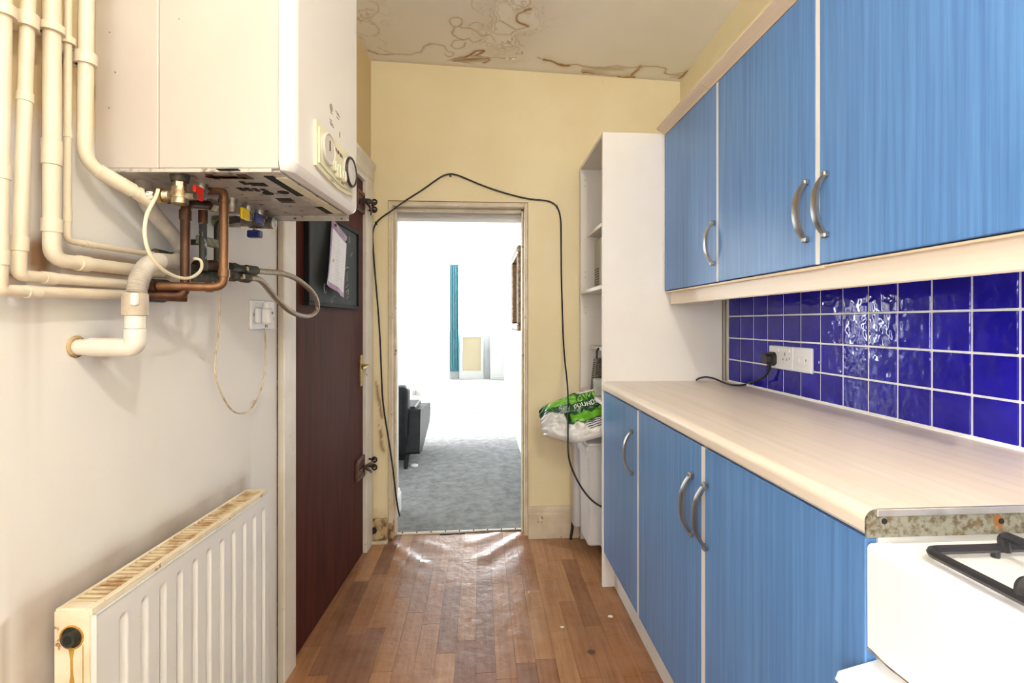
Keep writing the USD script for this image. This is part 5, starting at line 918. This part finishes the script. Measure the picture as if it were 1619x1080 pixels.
part(pg, 'body', cat(extrude(hexy, 0, XS - 0.016, XS), extrude([(pg0[1] + (y - pg0[1]) * 0.7, pg0[2] + (z - pg0[2]) * 0.7) for y, z in hexy], 0, XS - 0.036, XS - 0.016)), 'black_plastic'); part(pg, 'cable_grip', cyl(pg0 + (-0.012, 0.002, -0.022), pg0 + (-0.014, 0.008, -0.048), 0.0085, 0.006, 10), 'black_plastic', 35)
kp = [pg0 + (-0.013, 0.006, -0.044), pg0 + (-0.017, 0.03, -0.075), (XS - 0.03, 1.90, 0.975)] + [tuple(onZ(x, y, 0.954)[:2]) + (0.9535,) for x, y in ((1190, 606), (1166, 609))] + [(1.075, 2.10, 0.957), (1.05, 2.135, 0.968), (1.02, 2.15, 0.968), (0.992, 2.160, 0.954)]
part(pg, 'cable', tube(spline(kp, 60), 0.0040, 10), 'black_cable', 50)
# crumbs and scraps on the floor
for nm, lab, px, py, r in (('paper_scrap', 'small pale scrap of paint lying on the vinyl floor', 889, 992, 0.008), ('paper_scrap', 'white smear of dried paint on the floor near the plinth', 965, 975, 0.011), ('dirt_mark', 'black scorch-like mark on the vinyl floor near the plinth', 935, 1031, 0.013)):
    c = onZ(px, py, 0.004); v = trimesh.creation.icosphere(2, 1.0).vertices; fcs = trimesh.creation.icosphere(2).faces; k = 1 + 0.9 * (meshkit.fbm(v * 2.6 + px, 3, 2) - 0.5)
    solo(nm, lab, 'scrap', (v * k[:, None] * (r, r * 0.8, 0.0016) + (c[0], c[1], 0.0052), fcs), 'dust_dark' if 'dirt' in nm else 'paint_blob', 40)

# ------------------------------------------------------------------ the cooker
ck = thing('cooker', 'white gas cooker with black pan supports beside the worktop', 'cooker', (0.86, 0.41, 0))
Y0, Y1, HZ = 0.16, 0.6665, 0.900
part(ck, 'body', box(0.59, Y0, 0.03, 1.13, Y1, 0.73, 0.004), 'cooker_white')
part(ck, 'hob', box(0.585, Y0, 0.86, 1.13, Y1, HZ, 0.008), 'cooker_white')
fp = [(0.59, 0.731), (0.566, 0.742)]
for a in np.radians(np.linspace(180, 95, 8)): fp.append((0.5735 + 0.008 * math.cos(a), 0.8885 + 0.008 * math.sin(a)))
part(ck, 'control_fascia', extrude(fp + [(0.60, 0.8965), (0.60, 0.731)], 1, Y0, Y1 + 0.003), 'cooker_white', 30)
part(ck, 'rear_rail', box(1.10, Y0, HZ, 1.13, Y1, HZ + 0.03, 0.005), 'cooker_white')
for k in range(5): part(ck, 'control_knob', lathe([(0, 0.021), (0.012, 0.020), (0.024, 0.016), (0.024, 0)], (0.565, 0.20 + 0.055 * k, 0.80), (0.53, 0.20 + 0.055 * k, 0.80), 20), 'oven_black', 35)
dp_ = [(0.585, 0.694), (0.521, 0.694), (0.516, 0.700), (0.521, 0.711), (0.585, 0.726)]
d = part(ck, 'oven_door', box(0.556, Y0 + 0.004, 0.14, 0.589, Y1 + 0.002, 0.694, 0.004), 'oven_black'); part(d, 'door_lip', extrude(dp_, 1, Y0 + 0.004, Y1 + 0.003), 'cooker_white'); part(d, 'window', box(0.5545, Y0 + 0.08, 0.25, 0.557, Y1 - 0.08, 0.58), 'oven_black')
cr_ = [(0.5655, 0.742), (0.5650, 0.7405)]
part(ck, 'fascia_crack', tube(spline([(0.566, Y1 + 0.003, 0.744), (0.5655, 0.65, 0.7425), (0.566, 0.635, 0.7405), (0.5655, 0.61, 0.742), (0.566, 0.58, 0.7405), (0.566, 0.5, 0.741)], 40), 0.0010, 6), 'crumb')
PZ = 0.9125
def bar(pts, r=0.0062, fr=0.012, n=8): return tube(fillet(pts, fr), r, n)
for nm, yc in (('a', 0.0), ('b', -0.235)):
    x0, x1, ya, yb = 0.600, 1.07, 0.385 + yc, 0.611 + yc
    ps = part(ck, 'pan_support', cat(bar([((x0 + x1) / 2, yb, PZ), (x0, yb, PZ), (x0, ya, PZ), (x1, ya, PZ), (x1, yb, PZ), ((x0 + x1) / 2, yb, PZ)], 0.0062, 0.016), *[bar([(x, y, PZ), (x, y, HZ)], 0.005) for x in (x0 + 0.10, x1 - 0.10) for y in (ya, yb)]), 'iron_black', 40, label='black enamelled pan support')
    for bx0 in (0.71, 0.95):
        for y, s in ((yb, -1), (ya, 1)): part(ps, 'finger', bar([(bx0, y + 0.004 * s, PZ - 0.004), (bx0, y, PZ + 0.018), (bx0, y + s * 0.04, PZ + 0.018), (bx0, y + s * 0.065, PZ + 0.008)], 0.0065, 0.012), 'iron_black', 40)
        for sx in (-1, 1): xx = bx0 + sx * 0.108; part(ps, 'finger', bar([(xx, (ya + yb) / 2, PZ - 0.002), (xx, (ya + yb) / 2, PZ + 0.018), (xx - sx * 0.04, (ya + yb) / 2, PZ + 0.018), (xx - sx * 0.06, (ya + yb) / 2, PZ + 0.01)], 0.0065, 0.012), 'iron_black', 40)
        part(ck, 'burner', cat(cyl((bx0, (ya + yb) / 2, HZ - 0.001), (bx0, (ya + yb) / 2, HZ + 0.012), 0.042, 0.038, 24), cyl((bx0, (ya + yb) / 2, HZ + 0.012), (bx0, (ya + yb) / 2, HZ + 0.020), 0.034, 0.031, 24)), 'iron_black', 35)
for x in (0.62, 1.08):
    for y in (Y0 + 0.05, Y1 - 0.05): part(ck, 'foot', cyl((x, y, 0.002), (x, y, 0.031), 0.018, n=12), 'black_plastic')

# ------------------------------------------------------------------ black cable round the doorway
KP = [(632, 816), (627, 790), (624, 765), (619, 725), (612, 680), (606, 640), (603, 590), (601, 540), (597, 480), (592, 420), (589.5, 385), (590.5, 362), (597, 350), (615, 336), (640, 318), (668, 300), (692, 283), (704, 276.5), (713, 275), (726, 278), (750, 288), (785, 301), (820, 311), (850, 316), (870, 319), (879, 325), (885, 338), (887, 360), (887.5, 420), (888.5, 470), (890, 520), (893, 570), (897, 610), (898, 650), (898, 695), (900, 727), (908, 750), (922, 775), (938, 793), (956, 803)]
kb = thing('black_cable', 'black cable pinned in a peak over the doorway and hanging at both sides', 'cable', (-0.1, YB, 1.0))
off = [2.70] * 31 + [2.62, 2.48, 2.36, 2.28, 2.255, 2.25, 2.24, 2.23, 2.215]
part(kb, 'cable', tube(spline([onY(x, y, o) for (x, y), o in zip(KP, off)], 260), 0.0044, 8), 'black_cable', 50)
for x, y in ((595, 353), (712, 277), (880, 327)): q = onY(x, y, YB); part(kb, 'cable_clip', cat(box(q[0] - 0.004, YB - 0.016, q[2] - 0.010, q[0] + 0.004, YB - 0.0005, q[2] + 0.006, 0.002), cyl((q[0] + 0.004, YB - 0.012, q[2] - 0.009), (q[0] + 0.004, YB + 0.001, q[2] - 0.009), 0.003, n=8)), 'black_cable')
bk = thing('cable_end', 'short black cable end leaning on the skirting beside the boxes', 'cable', (0.51, 2.66, 0))
a, b = onY(906, 818, 2.675), onZ(902, 853, 0.006); part(bk, 'cable', tube([b, (a + b) / 2 + (0.002, -0.004, 0), a], 0.008, 8), 'black_cable', 40)

# ------------------------------------------------------------------ living room and far room things
sf = thing('sofa', 'black leather sofa with its back to the kitchen, seen past the doorway edge', 'sofa', (-1.2, 4.45, 0.011))
part(sf, 'backrest', rbox(-1.95, 3.97, 0.10, -0.592, 4.15, 0.695, 0.06), 'leather', 40)
fr_ = [(3.98, 0.14), (4.15, 0.12), (4.75, 0.25), (4.85, 0.36), (4.80, 0.43), (4.2, 0.47), (4.05, 0.50)]
part(sf, 'arm', cat(extrude(Polygon(fr_).buffer(-0.02).buffer(0.02), 0, -0.66, -0.50)), 'leather', 35); part(sf, 'arm', extrude(Polygon(fr_).buffer(-0.02).buffer(0.02), 0, -1.98, -1.82), 'leather', 35)
part(sf, 'arm_cushion', rbox(-0.675, 4.16, 0.455, -0.555, 4.55, 0.50, 0.02), 'leather', 40)
part(sf, 'seat_cushion', rbox(-1.81, 4.16, 0.22, -0.67, 4.80, 0.42, 0.05), 'leather', 40); part(sf, 'base', box(-1.80, 4.02, 0.08, -0.62, 4.72, 0.22, 0.01), 'leather')
for x in (-1.85, -0.62):
    for y in (4.03, 4.66): part(sf, 'leg', cyl((x, y, 0.0105), (x + 0.01, y, 0.13), 0.018, 0.024, 12), 'black_plastic', 35)
ca = solo('castor_cup', 'white castor cup under the front foot of the black sofa', 'castor cup', lathe([(0, 0.032), (0.010, 0.032), (0.015, 0.02), (0.015, 0)], onZ(655, 737, 0.0105), onZ(655, 737, 0.0105) + (0, 0, 0.1), 18), 'white_plastic', 35)
pi = thing('picture_frame', 'ornate gilt-framed mirror on the living room right wall, seen edge-on', 'mirror', (0.36, 4.33, 1.15))
y0, y1, z0, z1 = 3.95, 4.74, 1.15, 1.86
part(pi, 'backing', box(0.352, y0 + 0.02, z0 + 0.02, 0.369, y1 - 0.02, z1 - 0.02), 'bolt_plate'); part(pi, 'mirror_glass', box(0.348, y0 + 0.05, z0 + 0.05, 0.352, y1 - 0.05, z1 - 0.05), 'mirror')
for b in ((y0, z0, y1, z0 + 0.06), (y0, z1 - 0.06, y1, z1), (y0, z0 + 0.06, y0 + 0.06, z1 - 0.06), (y1 - 0.06, z0 + 0.06, y1, z1 - 0.06)): part(pi, 'frame_rail', box(0.300, b[0], b[1], 0.369, b[2], b[3], 0.012), 'gilt')
q = onY(693, 474, YL); sw = thing('light_switch', 'white light switch on the far living room wall', 'switch', (q[0], YL, q[2] - 0.05))
part(sw, 'faceplate', box(q[0] - 0.045, YL - 0.009, q[2] - 0.045, q[0] + 0.045, YL, q[2] + 0.045, 0.003), 'dial_grey'); part(sw, 'rocker_switch', box(q[0] - 0.008, YL - 0.014, q[2] - 0.015, q[0] + 0.008, YL - 0.008, q[2] + 0.015, 0.002), 'white_plastic')
q = onY(660, 620, YL); so2 = thing('socket', 'white double socket low on the far living room wall', 'socket', (q[0], YL, q[2] - 0.045)); part(so2, 'faceplate', box(q[0] - 0.075, YL - 0.009, q[2] - 0.045, q[0] + 0.085, YL, q[2] + 0.045, 0.003), 'dial_grey')
p2 = thing('grey_plug', 'grey plug with a white lead in the living room socket', 'plug', (q[0] - 0.04, YL - 0.01, q[2] - 0.03)); part(p2, 'body', rbox(q[0] - 0.07, YL - 0.05, q[2] - 0.03, q[0] - 0.015, YL - 0.009, q[2] + 0.032, 0.012), 'print_grey', 40); part(p2, 'lead', tube(spline([(q[0] - 0.04, YL - 0.03, q[2] - 0.03), (q[0] - 0.035, YL - 0.03, q[2] - 0.12), (q[0] - 0.06, YL - 0.03, q[2] - 0.24)], 14), 0.004, 6), 'white_plastic')
cu = thing('curtain', 'teal curtain hanging in folds at the far room window', 'curtain', (-0.56, 10.38, 0.16))
u = np.linspace(0, 1, 60); zz = np.linspace(0.17, 2.46, 12); Uc, Zc = np.meshgrid(u, zz, indexing='ij')
Pc = np.stack([-0.70 + 0.23 * Uc, 10.36 + 0.035 * np.sin(Uc * 31 + 0.3 * Zc), Zc], -1); f1_, q1_ = gridmesh(Pc); f2_, q2_ = gridmesh(Pc + (0, 0.006, 0), True)
part(cu, 'fabric', cat((f1_, q1_), (f2_, q2_)), 'teal', 60); part(cu, 'curtain_rail', cyl((-0.9, 10.37, 2.475), (0.5, 10.37, 2.475), 0.012, n=10), 'white_plastic', 35)
cp_ = thing('window_seat', 'white-framed cream panel under the far room window', 'panel', (-0.24, 10.4, 0.008))
part(cp_, 'frame', cat(box(-0.46, 10.36, 0.009, 0.06, 10.49, 0.18, 0.004), box(-0.46, 10.36, 0.18, -0.385, 10.49, 0.97, 0.004), box(0.0, 10.36, 0.18, 0.06, 10.49, 0.97, 0.004), box(-0.385, 10.36, 0.90, 0.0, 10.49, 0.97, 0.004)), 'carcass_white'); part(cp_, 'panel', box(-0.385, 10.385, 0.18, 0.0, 10.48, 0.90), 'cream_panel')
cq = thing('low_cupboard', 'low white cupboard at the right of the far room', 'cupboard', (0.36, 10.3, 0.008))
part(cq, 'body', box(0.20, 10.15, 0.009, 0.62, 10.48, 1.02, 0.004), 'carcass_white'); dd_ = part(cq, 'door', box(0.215, 10.138, 0.06, 0.60, 10.15, 1.0, 0.003), 'boiler_front'); part(dd_, 'door_panel', box(0.26, 10.132, 0.12, 0.555, 10.138, 0.50, 0.003), 'boiler_front'); part(dd_, 'door_panel', box(0.26, 10.132, 0.56, 0.555, 10.138, 0.94, 0.003), 'boiler_front')
# the kitchen's ceiling lamp
lp = thing('ceiling_lamp', 'bare ceiling bulb on a white rose behind the camera', 'lamp', LAMP)
zc = float(ceil_z(LAMP[0], LAMP[1])); part(lp, 'ceiling_rose', lathe([(0, 0.045), (0.02, 0.035), (0.03, 0.012), (0.03, 0)], (LAMP[0], LAMP[1], zc + 0.004), (LAMP[0], LAMP[1], zc - 0.1), 20), 'white_plastic', 35); part(lp, 'flex', cyl((LAMP[0], LAMP[1], zc - 0.02), (LAMP[0], LAMP[1], LAMP[2] + 0.10), 0.004, n=8), 'white_plastic'); part(lp, 'bulb_holder', cyl((LAMP[0], LAMP[1], LAMP[2] + 0.060), (LAMP[0], LAMP[1], LAMP[2] + 0.11), 0.02, 0.017, n=16), 'white_plastic', 35)
